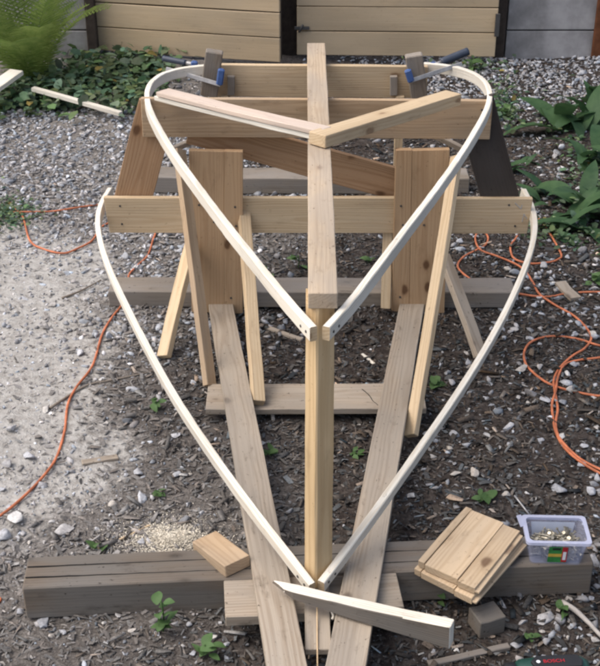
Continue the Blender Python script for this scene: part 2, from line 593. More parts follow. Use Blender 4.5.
def axis(core0, core1, step, far0, far1):
    a = [core0]
    while a[-1] < core1: a.append(a[-1] + step)
    s = step
    while a[-1] < far1: s *= 1.5; a.append(a[-1] + s)
    s = step
    pre = [core0]
    while pre[-1] > far0: s *= 1.5; pre.append(pre[-1] - s)
    return np.array(pre[:0:-1] + a)
gx, gy = axis(-2.3, 2.3, .03, -120, 120), axis(1.3, 6.9, .03, -120, 160)
X, Y = np.meshgrid(gx, gy)
inner = (np.abs(X) < 4) & (Y > -1) & (Y < 9)
Z = np.where(inner, gh(X, Y) + nrg.normal(0, .0022, X.shape), -.008)
V = np.stack([X.ravel(), Y.ravel(), Z.ravel()], 1)
nx, ny = len(gx), len(gy)
idx = np.arange(nx * ny).reshape(ny, nx)
Fq = np.stack([idx[:-1, :-1], idx[:-1, 1:], idx[1:, 1:], idx[1:, :-1]], -1).reshape(-1, 4)

def np_mesh(name, V, F, col=None, smooth=False):
    me = bpy.data.meshes.new(name)
    k = F.shape[1]
    me.vertices.add(len(V)); me.vertices.foreach_set('co', V.astype(np.float32).ravel())
    me.loops.add(F.size); me.loops.foreach_set('vertex_index', F.astype(np.int32).ravel())
    me.polygons.add(len(F)); me.polygons.foreach_set('loop_start', np.arange(0, F.size, k, dtype=np.int32))
    me.polygons.foreach_set('loop_total', np.full(len(F), k, dtype=np.int32))
    if smooth:
        me.polygons.foreach_set('use_smooth', np.ones(len(F), dtype=bool))
    if col is not None:
        a = me.attributes.new('col', 'FLOAT_COLOR', 'POINT')
        a.data.foreach_set('color', col.astype(np.float32).ravel())
    me.update(calc_edges=True)
    me.validate()
    return me
gme = np_mesh('ground', V, Fq, smooth=True)
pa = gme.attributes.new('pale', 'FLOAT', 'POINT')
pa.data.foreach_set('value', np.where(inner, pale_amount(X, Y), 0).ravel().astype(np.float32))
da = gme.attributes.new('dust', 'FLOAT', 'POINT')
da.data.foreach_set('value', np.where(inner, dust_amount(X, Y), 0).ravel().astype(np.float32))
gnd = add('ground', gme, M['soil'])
gnd['kind'] = 'structure'

def on_ground(px, py, lift=0.0):
    p = P(px, py, 0)
    p = P(px, py, float(gh(p.x, p.y)) + lift)
    return p

# ------------------------------------------------------------------ shed wall behind
WY = 6.50
def block_wall(px0, px1, pybot, label, jpx, L=.40):
    p0, p1 = PY(px0, pybot, WY), PY(px1, pybot, WY)
    t = thing('concrete_block_wall', ((p0.x + p1.x) / 2, WY, 0), label, 'wall')
    hgt = .172
    me = prism_mesh('backing', [(p0.x, WY + .03), (p1.x, WY + .03), (p1.x, WY + .15), (p0.x, WY + .15)], 2.1)
    me.transform(Matrix.Translation((0, 0, -.05)))
    add('mortar', me, M['mortar'], None, t)
    z = -.030
    row = 0
    while z < 2.0:
        x = p0.x - (jpx if row % 2 else jpx + L * .04)
        while x < p1.x - .01:
            a, b_ = max(x, p0.x), min(x + L, p1.x)
            if b_ - a > .04:
                poly = [(a + .004, 0), (b_ - .004, 0), (b_ - .004, .12), (a + .004, .12)]
                me = prism_mesh('block', poly, hgt - .008, .004)
                add('block', me, M['concrete'], Matrix.Translation((0, WY + rnd.uniform(-.003, .002), z)), t)
            x += L
        z += hgt
        row += 1
    return t
block_wall(504, 593, 57, 'grey concrete block wall right of the slatted doors', .0, .56)
block_wall(-95, 90, 50, 'grey concrete block wall behind the fern', .12)

def door(pa_, pb_, label, n=13, lath=.1325):
    t = thing('plank_door', ((pa_.x + pb_.x) / 2, (pa_.y + pb_.y) / 2, 0), label, 'door', 'tan plank doors of the shed')
    dirv = (pb_ - pa_); dirv.z = 0
    nrm = Vector((dirv.y, -dirv.x, 0)).normalized()
    if nrm.y > 0: nrm = -nrm
    z = pa_.z
    for k in range(n):
        o = board('plank', Vector((pa_.x, pa_.y, z + lath / 2)), Vector((pb_.x, pb_.y, z + lath / 2)), lath - .005, .022, M['siding'], t, up=nrm, seg=5, wob=.0008, bev=.003)
        z += lath
    # backing so that the grooves stay dark
    q0, q1 = pa_ - nrm * .026, pb_ - nrm * .026
    zt = pa_.z + n * lath
    o = board('backing', Vector((q0.x, q0.y, (pa_.z + zt) / 2)), Vector((q1.x, q1.y, (pa_.z + zt) / 2)), zt - pa_.z - .02, .02, M['gappost'], t, up=nrm, seg=3)
    return t, nrm
lb0, lb1 = P(94, 50, .02), P(280.5, 62.5, .02)
d1, nr1 = door(lb0, lb1, 'left tan plank door, its right edge swung towards the boat')
rb0, rb1 = P(297, 55, .02), P(494.5, 57, .02)
d2, nr2 = door(rb0, rb1, 'right tan plank door with a small latch, standing shut')
# latch and hinge of the right door
lp = PY(301, 28, rb0.y - .016)
add('latch', prism_mesh('latch', [(-.035, -.008), (.045, -.008), (.045, .008), (-.035, .008)], .012, .002), M['iron'], Matrix.Translation(lp) @ Matrix.Rotation(R(90), 4, 'X'), d2)
tube('latch_bolt', [lp + Vector((-.01, -.012, -.02)), lp + Vector((0, -.016, 0)), lp + Vector((.01, -.012, .02))], .006, M['iron'], d2, n=6)
hp = PY(497, 25, rb1.y - .016)
add('hinge', prism_mesh('hinge', [(-.012, -.06), (.012, -.06), (.012, .06), (-.012, .06)], .014, .002), M['iron'], Matrix.Translation(hp) @ Matrix.Rotation(R(90), 4, 'X'), d2)

def post(px0, px1, Yp, mat, label, name='door_post'):
    a, b_ = PY(px0, 40, Yp), PY(px1, 40, Yp)
    me = prism_mesh(name, [(a.x, Yp), (b_.x, Yp), (b_.x, Yp + .1), (a.x, Yp + .1)], 2.05, .006)
    bx = (a.x + b_.x) / 2
    me.transform(Matrix.Translation((-bx, -Yp, -.03)))
    return tag(add(name, me, mat, Matrix.Translation((bx, Yp, 0))), label, 'post')
post(276, 298, WY + .02, M['gappost'], 'dark post in the gap between the two plank doors')
post(494, 505, WY - .01, M['gappost'], 'dark post between right plank door and concrete wall')
post(87, 97, WY - .03, M['gappost'], 'brown post between left plank door and concrete wall')
post(593.5, 612, WY - .02, M['rustpost'], 'rust brown post at the right end of the concrete wall')

# ------------------------------------------------------------------ timbers and boards under the boat
# front timber: top front edge runs (22,588) to (595,564)
fa, fb = P(22, 589, .085), P(594, 564, .085)
ax = (fb - fa).normalized()
bk = Vector((-ax.y, ax.x, 0))
TW = .108
tm = board('base_timber', fa + bk * TW / 2 - UP * .0425, fb + bk * TW / 2 - UP * .0425, TW, .089, M['treated'], None, seg=20, wob=.0006, bev=.003)
tag(tm, 'long greenish grey timber lying across the front under the bow', 'timber')
for k in (-.020, .016):     # two straight lengthwise grooves on the top face
    p0, p1 = fa + bk * (TW / 2 + k) + UP * .0026, fb + bk * (TW / 2 + k) + UP * .0026
    board('groove', p0 + ax * .003, p1 - ax * .003, .0018, .0045, M['shade'], tm, seg=40, wob=.0012, bev=.0003)
# rear timber
ra, rb = P(108, 291.5, .053), P(516, 292.5, .053)
rt = board('base_timber', Vector((ra.x, ra.y + .055, .024)), Vector((rb.x, rb.y + .055, .024)), .11, .058, M['timber'], None, seg=14, wob=.003, bev=.003)
tag(rt, 'weathered grey timber lying across behind the two wide legs', 'timber')
# third timber, under the transom
ta, tb = P(150, 178, .06), P(470, 179, .06)
t3 = board('base_timber', Vector((ta.x, ta.y + .06, .028)), Vector((tb.x, tb.y + .06, .028)), .12, .068, M['timber'], None, seg=10, wob=.003, bev=.003)
tag(t3, 'farthest dark grey timber on the ground behind the cross planks', 'timber')

# ------------------------------------------------------------------ the boat frame
bf = thing('boat_frame', (0.03, 2.9, 0), 'upside-down wooden boat frame of planks and bent white battens', 'boat frame')
ZK = .7565
KT = .036
k0, k1 = P(323, 293, ZK), P(316, 43, ZK)
k0.z -= KT / 2; k1.z -= KT / 2
board('keel_board', k0, k1, .0600, KT, M['keel'], bf, seg=14)['label'] = 'long straight keel plank on top of the frame'

# stem: five sided post with a ridge to the front
def stem():
    top, bot = P(317.5, 310, .716), P(315.8, 588, .108)
    z = (top - bot).normalized()
    x = Vector((1, 0, 0))
    x = (x - z * x.dot(z)).normalized()
    y = z.cross(x)             # away from the camera
    sec = [(-.024, .022), (-.003, 0), (.002, 0), (.036, .028), (.036, .085), (-.024, .085)]
    V, G, F = [], [], []
    n = 9
    L = (top - bot).length
    for i in range(n):
        f = i / (n - 1)
        for (a, c) in sec:
            jx, jy = rnd.uniform(-.0007, .0007), rnd.uniform(-.0007, .0007)
            V.append(bot + z * (L * f) + x * (a + jx) + y * (c + jy) - bot)
            if i == n - 1:           # top cut level under the keel
                q_ = V[-1] + bot
                V[-1] = q_ + z * ((.7200 - q_.z) / z.z) - bot
            G.append((L * f + 3.3, a + .004, c - .05))
    k = len(sec)
    for i in range(n - 1):
        for j in range(k):
            q, w = i * k + j, i * k + (j + 1) % k
            F.append((q, w, w + k, q + k))
    F.append(tuple(range(k))); F.append(tuple(range((n - 1) * k, n * k)))
    me = mesh_from('stem', V, F, G)
    fix_normals(me)
    o = add('stem', me, M['stem'], Matrix.Translation(bot), bf)
    o['label'] = 'raked stem post with a ridge down its front'
stem()

FY = 3.536
BT = .020
# cross plank at the bottom of the boat (upper in the picture) and spall at the sheer
u0, u1 = PY(142, 117, FY), PY(491, 119.5, FY)
board('frame_plank', u0, u1, .122, BT, M['tan'], bf, up=Vector((0, -1, 0)), seg=10)['label'] = 'upper cross plank at the widest part'
s0, s1 = PY(107, 214.5, FY), PY(529.5, 215.5, FY)
board('cross_spall', s0, s1, .121, BT, M['pale'], bf, up=Vector((0, -1, 0)), seg=10, skew=(-.012, .008))['label'] = 'lower pale cross plank between the sheer battens'
# slanting side members behind both planks
FB = FY + BT / 2 + .0125
a, b_ = PY(158, 104, FB), PY(126, 226, FB)
board('side_member', a, b_, .118, .020, M['rust'], bf, up=Vector((0, -1, 0)), seg=5)
a, b_ = PY(474, 100, FB), PY(508, 226, FB)
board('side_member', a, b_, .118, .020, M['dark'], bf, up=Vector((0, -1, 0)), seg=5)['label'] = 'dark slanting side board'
# wide legs, two tongued planks each, in front of the spall
LY = FY - BT / 2 - .013
def leg(x0t, x1t, x0b, x1b, yt, yb):
    p0, p1 = PY((x0t + x1t) / 2, yt, LY), PY((x0b + x1b) / 2, yb, LY)
    w = (PY(x1t, yt, LY) - PY(x0t, yt, LY)).length
    w2 = (PY(x1b, yb, LY) - PY(x0b, yb, LY)).length
    board('leg_plank', p0, p1, w - .0004, .022, M['legs'], bf, up=Vector((0, -1, 0)), seg=8, w2=w2 - .0004, wob=.0002, bev=.0012)
leg(189, 224.4, 192, 224.4, 150, 311)
leg(224.4, 243, 224.4, 243, 150.5, 312)
leg(395.6, 412.0, 391.5, 408.8, 149, 311)
leg(412.0, 449.5, 408.8, 444, 149, 312)
# diagonal brace behind the frame
a, b_ = PY(190, 127, FB + .022), PY(430, 193, FB + .022)
board('diagonal_brace', a, b_, .105, .020, M['rust'], bf, up=Vector((0, -1, 0)), seg=8)
# small pale cleats behind the tops of the legs
for (xa, ya, xb, yb) in ((203, 140, 172, 153), (436, 139, 468, 155)):
    a, b_ = PY(xa, ya, FB + .03), PY(xb, yb, FB - .004)
    board('cleat', a + Vector((0, .03, 0)), b_ + Vector((0, .03, 0)), .022, .016, M['weather'], bf, up=UP, seg=3)

# transom
TY = 3.885
a, b_ = PY(206, 80, TY), PY(427, 82, TY)
board('transom_plank', a, b_, .107, .022, M['pale'], bf, up=Vector((0, -1, 0)), seg=8)['label'] = 'rear transom plank between the clamped batten ends'
for (px, cx) in ((224, 231), (401, 393.5)):
    top, bot = PY(px, 78, TY - .024), PY(px, 78, TY - .024)
    top.z = .62; bot.z = float(gh(bot.x, bot.y))
    board('transom_leg', top, bot, .028, .020, M['pale'], bf, up=Vector((0, -1, 0)), seg=6)
    c0, c1 = PY(cx, 76, TY - .024), PY(cx, 95, TY - .024)
    board('cleat', c0, c1, .024, .020, M['block'], bf, up=Vector((0, -1, 0)), seg=2)
for (xt, yt, xb, yb, lab) in ((214.5, 51, 209, 95, 'left'), (413.5, 54.5, 419, 97, 'right')):
    a, b_ = PY(xt, yt, TY - .045), PY(xb, yb, TY - .030)
    board('clamp_block', a, b_, .056, .034, M['block'], bf, up=Vector((0, -1, 0)), seg=3, bev=.003)

# chine battens (upper pair) and sheer battens (lower pair)
ZC = .703
chl = [(313.5, 334), (290, 308), (262, 273), (230, 233), (200, 193), (176, 160), (160, 134), (149, 112), (146.5, 98), (150, 86), (160, 77.5), (176, 72), (192, 70), (210, 69.5)]
chr_ = [(326, 333.5), (350, 308), (380, 268), (410, 228), (438, 191), (461, 158), (478, 130), (489, 108), (490, 94), (483, 82), (470, 74), (452, 69), (437, 67.5), (424, 67.5)]
def zc(p):
    return ZC
batten('chine_batten', [P(x, y, ZC) for x, y in chl], .0165, .032, M['fresh'], bf, n=64, it=10)['label'] = 'left upper batten, bent round to the transom'
batten('chine_batten', [P(x, y, ZC) for x, y in chr_], .0165, .032, M['fresh'], bf, n=64, it=10)['label'] = 'right upper batten, bent round to the transom'
shl = [(312, 588), (285, 553), (250, 508), (210, 452), (172, 394), (138, 331), (112, 277), (100.5, 244), (97.5, 220), (103, 203), (110.5, 192)]
shr = [(321, 586), (350, 548), (385, 500), (425, 443), (462, 389), (496, 332), (520, 282), (532.5, 246), (535, 224), (530.5, 206), (523, 193)]
def lift(pts, z0, z1):
    out, n = [], len(pts)
    for i, (x, y) in enumerate(pts):
        f = (pts[0][1] - y) / (pts[0][1] - 215)
        out.append(P(x, y, z0 + (z1 - z0) * min(f, 1.05)))
    return out
batten('sheer_batten', lift(shl, .128, .335), .0165, .031, M['fresh'], bf, n=64, it=10, lean=-.1)['label'] = 'left lower batten, bowed out to the pale cross plank'
batten('sheer_batten', lift(shr, .128, .335), .0165, .031, M['fresh'], bf, n=64, it=10, lean=.1)['label'] = 'right lower batten, bowed out to the pale cross plank'

# strongback rails sloping from the ground at the legs over the front timber
def rail(xt, yt, xb, yb, w, zr, zf):
    a, b_ = P(xt, yt, zr), P(xb, yb, zf)
    return board('strongback_rail', a, b_, w, .022, M['weather'], bf, up=UP, seg=12, wob=.0018)
rail(220.5, 306, 296, 716, .080, .018, .120)
rail(412, 306, 337, 716, .080, .018, .120)
def crack(name, pts, z0, z1, wd_):
    n_ = len(pts)
    for i in range(n_ - 1):
        f0, f1 = i / (n_ - 1), (i + 1) / (n_ - 1)
        q0, q1 = P(*pts[i], z0 + (z1 - z0) * f0), P(*pts[i + 1], z0 + (z1 - z0) * f1)
        board(name, q0, q1, wd_, .0012, M['shade'], bf, up=UP, seg=6, wob=.0014, bev=.0002)
rz = lambda y_: .018 + (.120 - .018) * ((P(300, y_, .07).y - P(300, 306, .018).y) / (P(300, 716, .12).y - P(300, 306, .018).y)) + .0136
crack('crack', [(352, 600), (362, 560), (371, 515), (377, 480)], rz(600), rz(480), .0018)
crack('crack', [(362, 389), (369, 395), (373, 401), (378, 405)], .0302, .0302, .0016)
# flat board across the middle and board across the front
a, b_ = P(207, 399, .020), P(424, 398, .020)
board('tie_board', a, b_, .138, .018, M['weather'], bf, up=UP, seg=8, wob=.002)
a, b_ = P(224.5, 600, .070), P(399, 590, .070)
board('tie_board', a, b_, .140, .026, M['weather'], bf, up=UP, seg=6, wob=.002)
a, b_ = P(316.5, 560, .092), P(318, 652, .092)
board('foot_board', a, b_, .054, .016, M['weather'], bf, up=UP, seg=4)

# props: long front braces, inner braces, side props
def prop(x0, y0, Y0, x1, y1, z1, w, t, mat, up):
    return board('brace', PY(x0, y0, Y0), P(x1, y1, z1), w, t, M[mat], bf, up=up, seg=7, wob=.0015)
prop(179.5, 150, FY - .047, 210, 386, .022, .040, .020, 'tan', Vector((.75, -.65, .1)))
prop(456.5, 157, FY - .047, 411, 436, .022, .036, .020, 'pale', Vector((-.6, -.78, .1)))
prop(243, 200, FY + .045, 258.5, 403, .040, .036, .026, 'pale', Vector((.3, -.9, .4)))
prop(390, 200, FY + .045, 386, 308, .020, .032, .022, 'pale', Vector((-.2, -.9, .3)))
prop(192, 243, LY - .028, 164, 357, .012, .042, .022, 'pale', Vector((-.5, -.7, .3)))
prop(443, 255, LY - .028, 481, 357, .012, .042, .022, 'weather', Vector((.5, -.7, .3)))

for (px, py, Yd) in ((199, 205, LY), (214, 222, LY), (235, 207, LY), (236, 226, LY), (401, 206, LY), (403, 225, LY), (432, 206, LY), (424, 225, LY), (200, 296, LY), (231, 298, LY), (400, 297, LY), (430, 297, LY)):
    dot('screw_head', PY(px, py, Yd - .0112), Vector((0, -1, 0)), .0036, M['iron'], bf)
for (px, py) in ((152, 122), (156, 130), (482, 110), (478, 128), (120, 206), (122, 224), (515, 226), (509, 205)):
    dot('screw_head', PY(px, py, FY - BT / 2 - .0002), Vector((0, -1, 0)), .0034, M['iron'], bf)

# pencil marks on the right end of the pale cross plank
for (x0, y0, x1, y1) in ((515, 203, 521, 209), (521, 209, 522, 205), (522, 222, 524, 214), (524, 214, 527, 219)):
    a, b_ = PY(x0, y0, FY - BT / 2 - .0012), PY(x1, y1, FY - BT / 2 - .0012)
    board('pencil_mark', a, b_, .003, .0012, M['pencil'], bf, up=Vector((0, -1, 0)), seg=1, wob=0, bev=.0002)

# ------------------------------------------------------------------ bar clamps at the transom
def clamp(side, label):
    s = 1 if side == 'right' else -1
    base = PY(409, 76, TY - .075) if s > 0 else PY(219.5, 77, TY - .075)
    t = thing('bar_clamp', base, label, 'clamp', 'bar clamps on the transom')
    if s > 0:
        pad0, pad1, barA, barB, h0, h1 = (407, 70), (411, 82), (409, 81.5), (462, 64), (441, 62.5), (468, 51.5)
    else:
        pad0, pad1, barA, barB, h0, h1 = (221.5, 69), (219.5, 85), (221, 85), (166, 69), (186, 63), (163, 58.5)
    yb = TY - .075
    board('jaw_pad', PY(*pad0, yb), PY(*pad1, yb), .022, .022, M['blue'], t, up=Vector((0, -1, 0)), seg=2, bev=.004)
    q0, q1 = PY(*barA, yb), PY(*barB, TY - .01)
    board('bar', q0, q1, .014, .006, M['steel'], t, up=Vector((0, -1, .2)), seg=3, wob=.0003, bev=.0012)
    g0, g1 = PY(*h0, TY + .03), PY(*h1, TY + .06)
    me, bs0 = tube_mesh('handle', [g0, g0 * .75 + g1 * .25, g0 * .35 + g1 * .65, g1], .0135 if s > 0 else .010, sides=10, n=14)
    add('handle', me, M['handle'], Matrix.Translation(bs0), t)
    c0 = g0 + (g0 - g1).normalized() * .03
    board('sliding_jaw', c0 + Vector((0, 0, .012)), c0 - Vector((0, 0, .022)), .022, .018, M['blue'], t, up=Vector((0, -1, 0)), seg=2, bev=.004)
    tube('spindle', [c0, g0], .007, M['steel'], t, n=4)
clamp('right', 'blue and black bar clamp at the right end of the transom, handle raised')
clamp('left', 'blue bar clamp at the left end of the transom')

# ------------------------------------------------------------------ loose wood
# two laths lying as a V over keel and upper plank
zt = ZK + .004
for k, (dz, dx, mat, lab) in enumerate(((.006, 0, 'fresh', 'lower of two thin pale laths stacked from keel to upper plank'), (.0235, .004, 'pink', 'upper pinkish lath of the two stacked on keel and upper plank'))):
    a = P(160 + k * 2.5, 96.5 - k * 4.2, .722 + dz + .006)
    b_ = P(321 + k * 4, 135.5 - k * 4.0, zt + dz + .002)
    o = board('loose_lath', a, b_, .050, .0135, M[mat], None, up=UP, seg=8, wob=.0015)
    tag(o, lab, 'lath', 'laths lying on the keel')
a, b_ = P(453, 97.5, .742), P(317, 140, zt + .017)
tag(board('loose_stick', a, b_, .058, .034, M['pale'], None, up=UP, seg=8), 'square tan stick slanting from keel to the right of upper plank', 'stick')

# wedge shaped offcut across the rails
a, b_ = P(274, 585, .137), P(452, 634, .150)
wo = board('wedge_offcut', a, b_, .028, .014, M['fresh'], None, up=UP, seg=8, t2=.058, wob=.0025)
for v_ in wo.data.vertices:            # splintered left tip
    if v_.co.x < -.5 * (b_ - a).length + .004:
        v_.co.x += (.030 if v_.co.y < -.003 else (-.006 if v_.co.y > .008 else .016)) + rnd.uniform(-.004, .004)
        v_.co.y *= .7; v_.co.z *= .6
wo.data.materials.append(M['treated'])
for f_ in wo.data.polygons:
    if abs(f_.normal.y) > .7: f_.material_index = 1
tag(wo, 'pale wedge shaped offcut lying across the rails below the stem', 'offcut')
# block leaning on the front timber
a, b_ = P(205, 541, .088), P(238, 566, .104)
tag(board('wood_offcut', a, b_, .066, .030, M['tan'], None, up=UP, seg=4, bev=.0015), 'short pale wood block resting on the front timber left of the rails', 'offcut')
# stack of two tongued panels on the right of the timber
def panel(corners, z, label, thick=.018):
    c = [P(x, y, zz) for (x, y), zz in zip(corners, z)]        # far left, far right, near right, near left
    ctr = sum(c, Vector()) / 4
    t = thing('panel_offcut', ctr - UP * thick, label, 'offcut', 'short tongued panel offcuts')
    n = (c[1] - c[0]).cross(c[3] - c[0]).normalized()
    if n.z < 0: n = -n
    cuts = [0, .12, .70, 1.0]
    for k in range(3):
        f0, f1 = cuts[k] + .004, cuts[k + 1] - .004
        fm = (f0 + f1) / 2
        p0 = c[0].lerp(c[1], fm); p1 = c[3].lerp(c[2], fm)
        w = (c[1] - c[0]).length * (f1 - f0)
        board('plank', p0 - n * thick / 2, p1 - n * thick / 2, w, thick, M['panel'], t, up=n, seg=5, wob=.0008, bev=.0009)
    # tongue along the right edge
    p0, p1 = c[1].lerp(c[2], .01), c[1].lerp(c[2], .99)
    out = (c[1] - c[0]).normalized() * .006
    board('tongue', p0 - n * thick * .55 + out * .6, p1 - n * thick * .55 + out * .6, .012, .006, M['panel'], t, up=n, seg=3, wob=.0004, bev=.001)
    return t
panel([(466, 506), (520, 531), (475, 589), (418, 560)], [.140, .140, .122, .122], 'upper yellow pine panel offcut stacked beside the screw tub')
panel([(465, 516), (524, 540), (472, 599), (414, 568)], [.119, .119, .100, .100], 'lower pine panel offcut showing below the one on top')
# small block on the ground
a, b_ = P(474, 623, .022), P(499, 616, .022)
tag(board('wood_offcut', a, b_, .056, .046, M['treated'], None, up=UP, seg=3, bev=.0018), 'small green grey wood block on the soil below the panels', 'offcut')
# laths, planks and sticks on the ground
def ground_stick(name, x0, y0, x1, y1, w, t, mat, label, cat='stick', z0=None, z1=None):
    a, b_ = on_ground(x0, y0, t / 2 if z0 is None else z0), on_ground(x1, y1, t / 2 if z1 is None else z1)
    return tag(board(name, a, b_, w, t, M[mat], None, up=UP, seg=6, wob=.0015), label, cat)
ground_stick('white_lath', 33, 89, 121, 114, .026, .020, 'fresh', 'white lath lying at the edge of the ground cover', 'lath', .075, .05)
ground_stick('plank_end', -40, 112, 17, 72, .075, .022, 'fresh', 'pale plank end poking in at the left edge below the fern', 'plank', .09, .14)
ground_stick('split_lath', 266, 327, 302, 340, .018, .008, 'weather', 'split lath on the soil just left of the stem', 'lath')
ground_stick('flat_chip', 82, 463, 118, 457, .022, .008, 'weather', 'flat wood chip lying left of the boat near the orange cord', 'chip')
ground_stick('thin_stick', 98, 549, 150, 525, .006, .006, 'pale', 'thin straw coloured stick behind the left half of the front timber', 'stick')
ground_stick('bark_stick', 428, 664, 509, 646, .016, .010, 'timber', 'grey flat stick beside the green drill at the bottom', 'stick')
ground_stick('pale_splinter', 362, 354, 374, 364, .010, .005, 'fresh', 'pale splinter on dark soil right of the stem', 'splinter')
ground_stick('old_board', 560, 283, 576, 299, .040, .014, 'weather', 'short weathered board piece among the cord at the right', 'board')
# forked root
tube('root_twig', [on_ground(562, 602, .012), on_ground(575, 610, .02), on_ground(588, 622, .014), on_ground(602, 637, .012)], .007, plain('bleached_root', (.34, .31, .28, 1), .9, var=.25), None, n=16, taper=.6)
tag(bpy.data.objects['root_twig'], 'bleached crooked root at the lower right edge', 'twig')
for (pts, lab) in (([(50, 408), (85, 386), (112, 380), (150, 372)], 'dark crooked twig beside the orange cord left of the boat'),
                   ([(62, 298), (80, 291), (101, 280)], 'dark twig on pale gravel left of the rear timber')):
    o = tube('dark_twig', [on_ground(x, y, .005) for x, y in pts], .0042, M['block'], None, n=14, taper=.5)
    tag(o, lab, 'twig')
o = tube('string_line', [P(317, 598, .118), P(317.2, 625, .104), P(317.4, 650, .102), P(317.6, 675, .09), P(318, 720, .06)], .0016, M['string'], None, n=20, sides=6)
tag(o, 'thin string hanging down from the foot of the stem', 'string')
o = tube('wood_shaving', [P(328.5, 598, .112), P(330, 604, .116), P(331.5, 611, .112), P(333.5, 616, .108), P(332, 619, .105)], .003, M['fresh'], None, n=16, sides=5)
tag(o, 'curled white wood shaving at the foot of the stem', 'shaving')

# ------------------------------------------------------------------ screw tub
def tub():
    c = P(553, 554, .086)
    t = thing('screw_tub', c, 'clear plastic tub of screws with a green label on the timber', 'tub')
    rot = Matrix.Translation(c) @ Matrix.Rotation(R(-2), 4, 'Z')
    def ring(hw, hd, z, r=.010, n=4):
        out = []
        for (sx, sy, a0) in ((1, 1, 0), (-1, 1, 90), (-1, -1, 180), (1, -1, 270)):
            for k in range(n + 1):
                a = R(a0 + 90 * k / n)
                out.append((sx * (hw - r) + r * math.cos(a), sy * (hd - r) + r * math.sin(a), z))
        return out
    def shell(name, rings, mat, parent, close=True):
        V, F = [], []
        for q in rings: V += q
        m = len(rings[0])
        for i in range(len(rings) - 1):
            for k in range(m):
                F.append((i * m + k, i * m + (k + 1) % m, (i + 1) * m + (k + 1) % m, (i + 1) * m + k))
        if close:
            F.append(tuple(range(m))); F.append(tuple(range((len(rings) - 1) * m, len(rings) * m)))
        me = mesh_from(name, V, F, smooth=False)
        fix_normals(me)
        return add(name, me, mat, rot, parent)
    W0, D0, W1, D1, Hh = .058, .036, .067, .045, .070
    shell('wall', [ring(W0 - .002, D0 - .002, .0025), ring(W0, D0, .0005), ring(W1, D1, Hh), ring(W1 - .0016, D1 - .0016, Hh), ring(W0 - .0020, D0 - .0020, .0027)][1:4] + [ring(W0 - .0018, D0 - .0018, .003)], M['plastic'], t, True)
    shell('rim', [ring(W1 - .001, D1 - .001, Hh - .006), ring(W1 + .006, D1 + .006, Hh - .005), ring(W1 + .006, D1 + .006, Hh + .002), ring(W1 - .003, D1 - .003, Hh + .002), ring(W1 - .001, D1 - .001, Hh - .006)], M['rim'], t, False)
    # open lid strip hinged at the left
    a, b_ = rot @ Vector((-W1 - .006, .010, Hh)), rot @ Vector((-W1 - .016, .030, Hh + .016))
    board('hinge_tab', a, b_, .012, .003, M['rim'], t, up=Vector((0, 0, 1)), seg=1, bev=.0006)
    # printed label on the front wall
    def sticker(name, x0, x1, z0, z1, mat, lift, parent):
        def q(x, z):
            f = z / Hh
            return Vector((x, -(D0 + (D1 - D0) * f) - lift, z))
        V = [q(x0, z0), q(x1, z0), q(x1, z1), q(x0, z1)]
        back = [v + Vector((0, .0004, 0)) for v in V]
        me = mesh_from(name, V + back, [(0, 1, 2, 3), (7, 6, 5, 4), (0, 4, 5, 1), (1, 5, 6, 2), (2, 6, 7, 3), (3, 7, 4, 0)])
        return add(name, me, mat, rot, parent)
    lab = sticker('label_sticker', -.020, .022, .008, .056, M['lgreen'], .0012, t)
    sticker('label_band', -.020, .010, .026, .035, M['lyellow'], .0018, lab)
    sticker('label_red_strip', .010, .022, .010, .056, M['red'], .0018, lab)
    sticker('label_white_patch', .0125, .0195, .017, .042, M['white'], .0024, lab)
    sticker('label_dark_print', -.012, .006, .047, .053, M['drillblack'], .0018, lab)
    back = mesh_from('paper_slip', [(-.045, D0 + .001, .022), (.045, D0 + .001, .022), (.050, D1 - .004, .060), (-.050, D1 - .004, .060),
                                    (-.045, D0 + .0005, .022), (.045, D0 + .0005, .022), (.050, D1 - .0045, .060), (-.050, D1 - .0045, .060)],
                     [(0, 1, 2, 3), (7, 6, 5, 4), (0, 4, 5, 1), (1, 5, 6, 2), (2, 6, 7, 3), (3, 7, 4, 0)])
    add('paper_slip', back, plain('pale_paper', (.45, .49, .58, 1), .6, var=.05), rot, t)
    # screws
    V, F = [], []
    def cyl(p0, p1, r0, r1, n=6):
        o = len(V)
        ax_ = (p1 - p0).normalized()
        a = ax_.orthogonal().normalized(); b = ax_.cross(a)
        for (p, r) in ((p0, r0), (p1, r1)):
            for k in range(n):
                an = 2 * math.pi * k / n
                V.append(p + (a * math.cos(an) + b * math.sin(an)) * r)
        for k in range(n):
            F.append((o + k, o + (k + 1) % n, o + n + (k + 1) % n, o + n + k))
        F.append(tuple(o + k for k in range(n))); F.append(tuple(o + n + k for k in range(n)))
    for k in range(420):
        L = rnd.uniform(.026, .042)
        z = .006 + .038 * rnd.random() ** .9
        lim = 1 + .12 * z / .06
        c0 = Vector((rnd.uniform(-.040, .040) * lim, rnd.uniform(-.020, .020) * lim, z))
        d = Vector((rnd.uniform(-1, 1), rnd.uniform(-1, 1) * .6, rnd.uniform(-.35, .35))).normalized()
        p0, p1 = c0 - d * L / 2, c0 + d * L / 2
        if max(abs(p0.x), abs(p1.x)) > .058 or max(abs(p0.y), abs(p1.y)) > .036 or min(p0.z, p1.z) < .005: continue
        cyl(p0, p1, .0019, .0008)
        cyl(p0 - d * .0014, p0 + d * .0014, .0042, .0021)
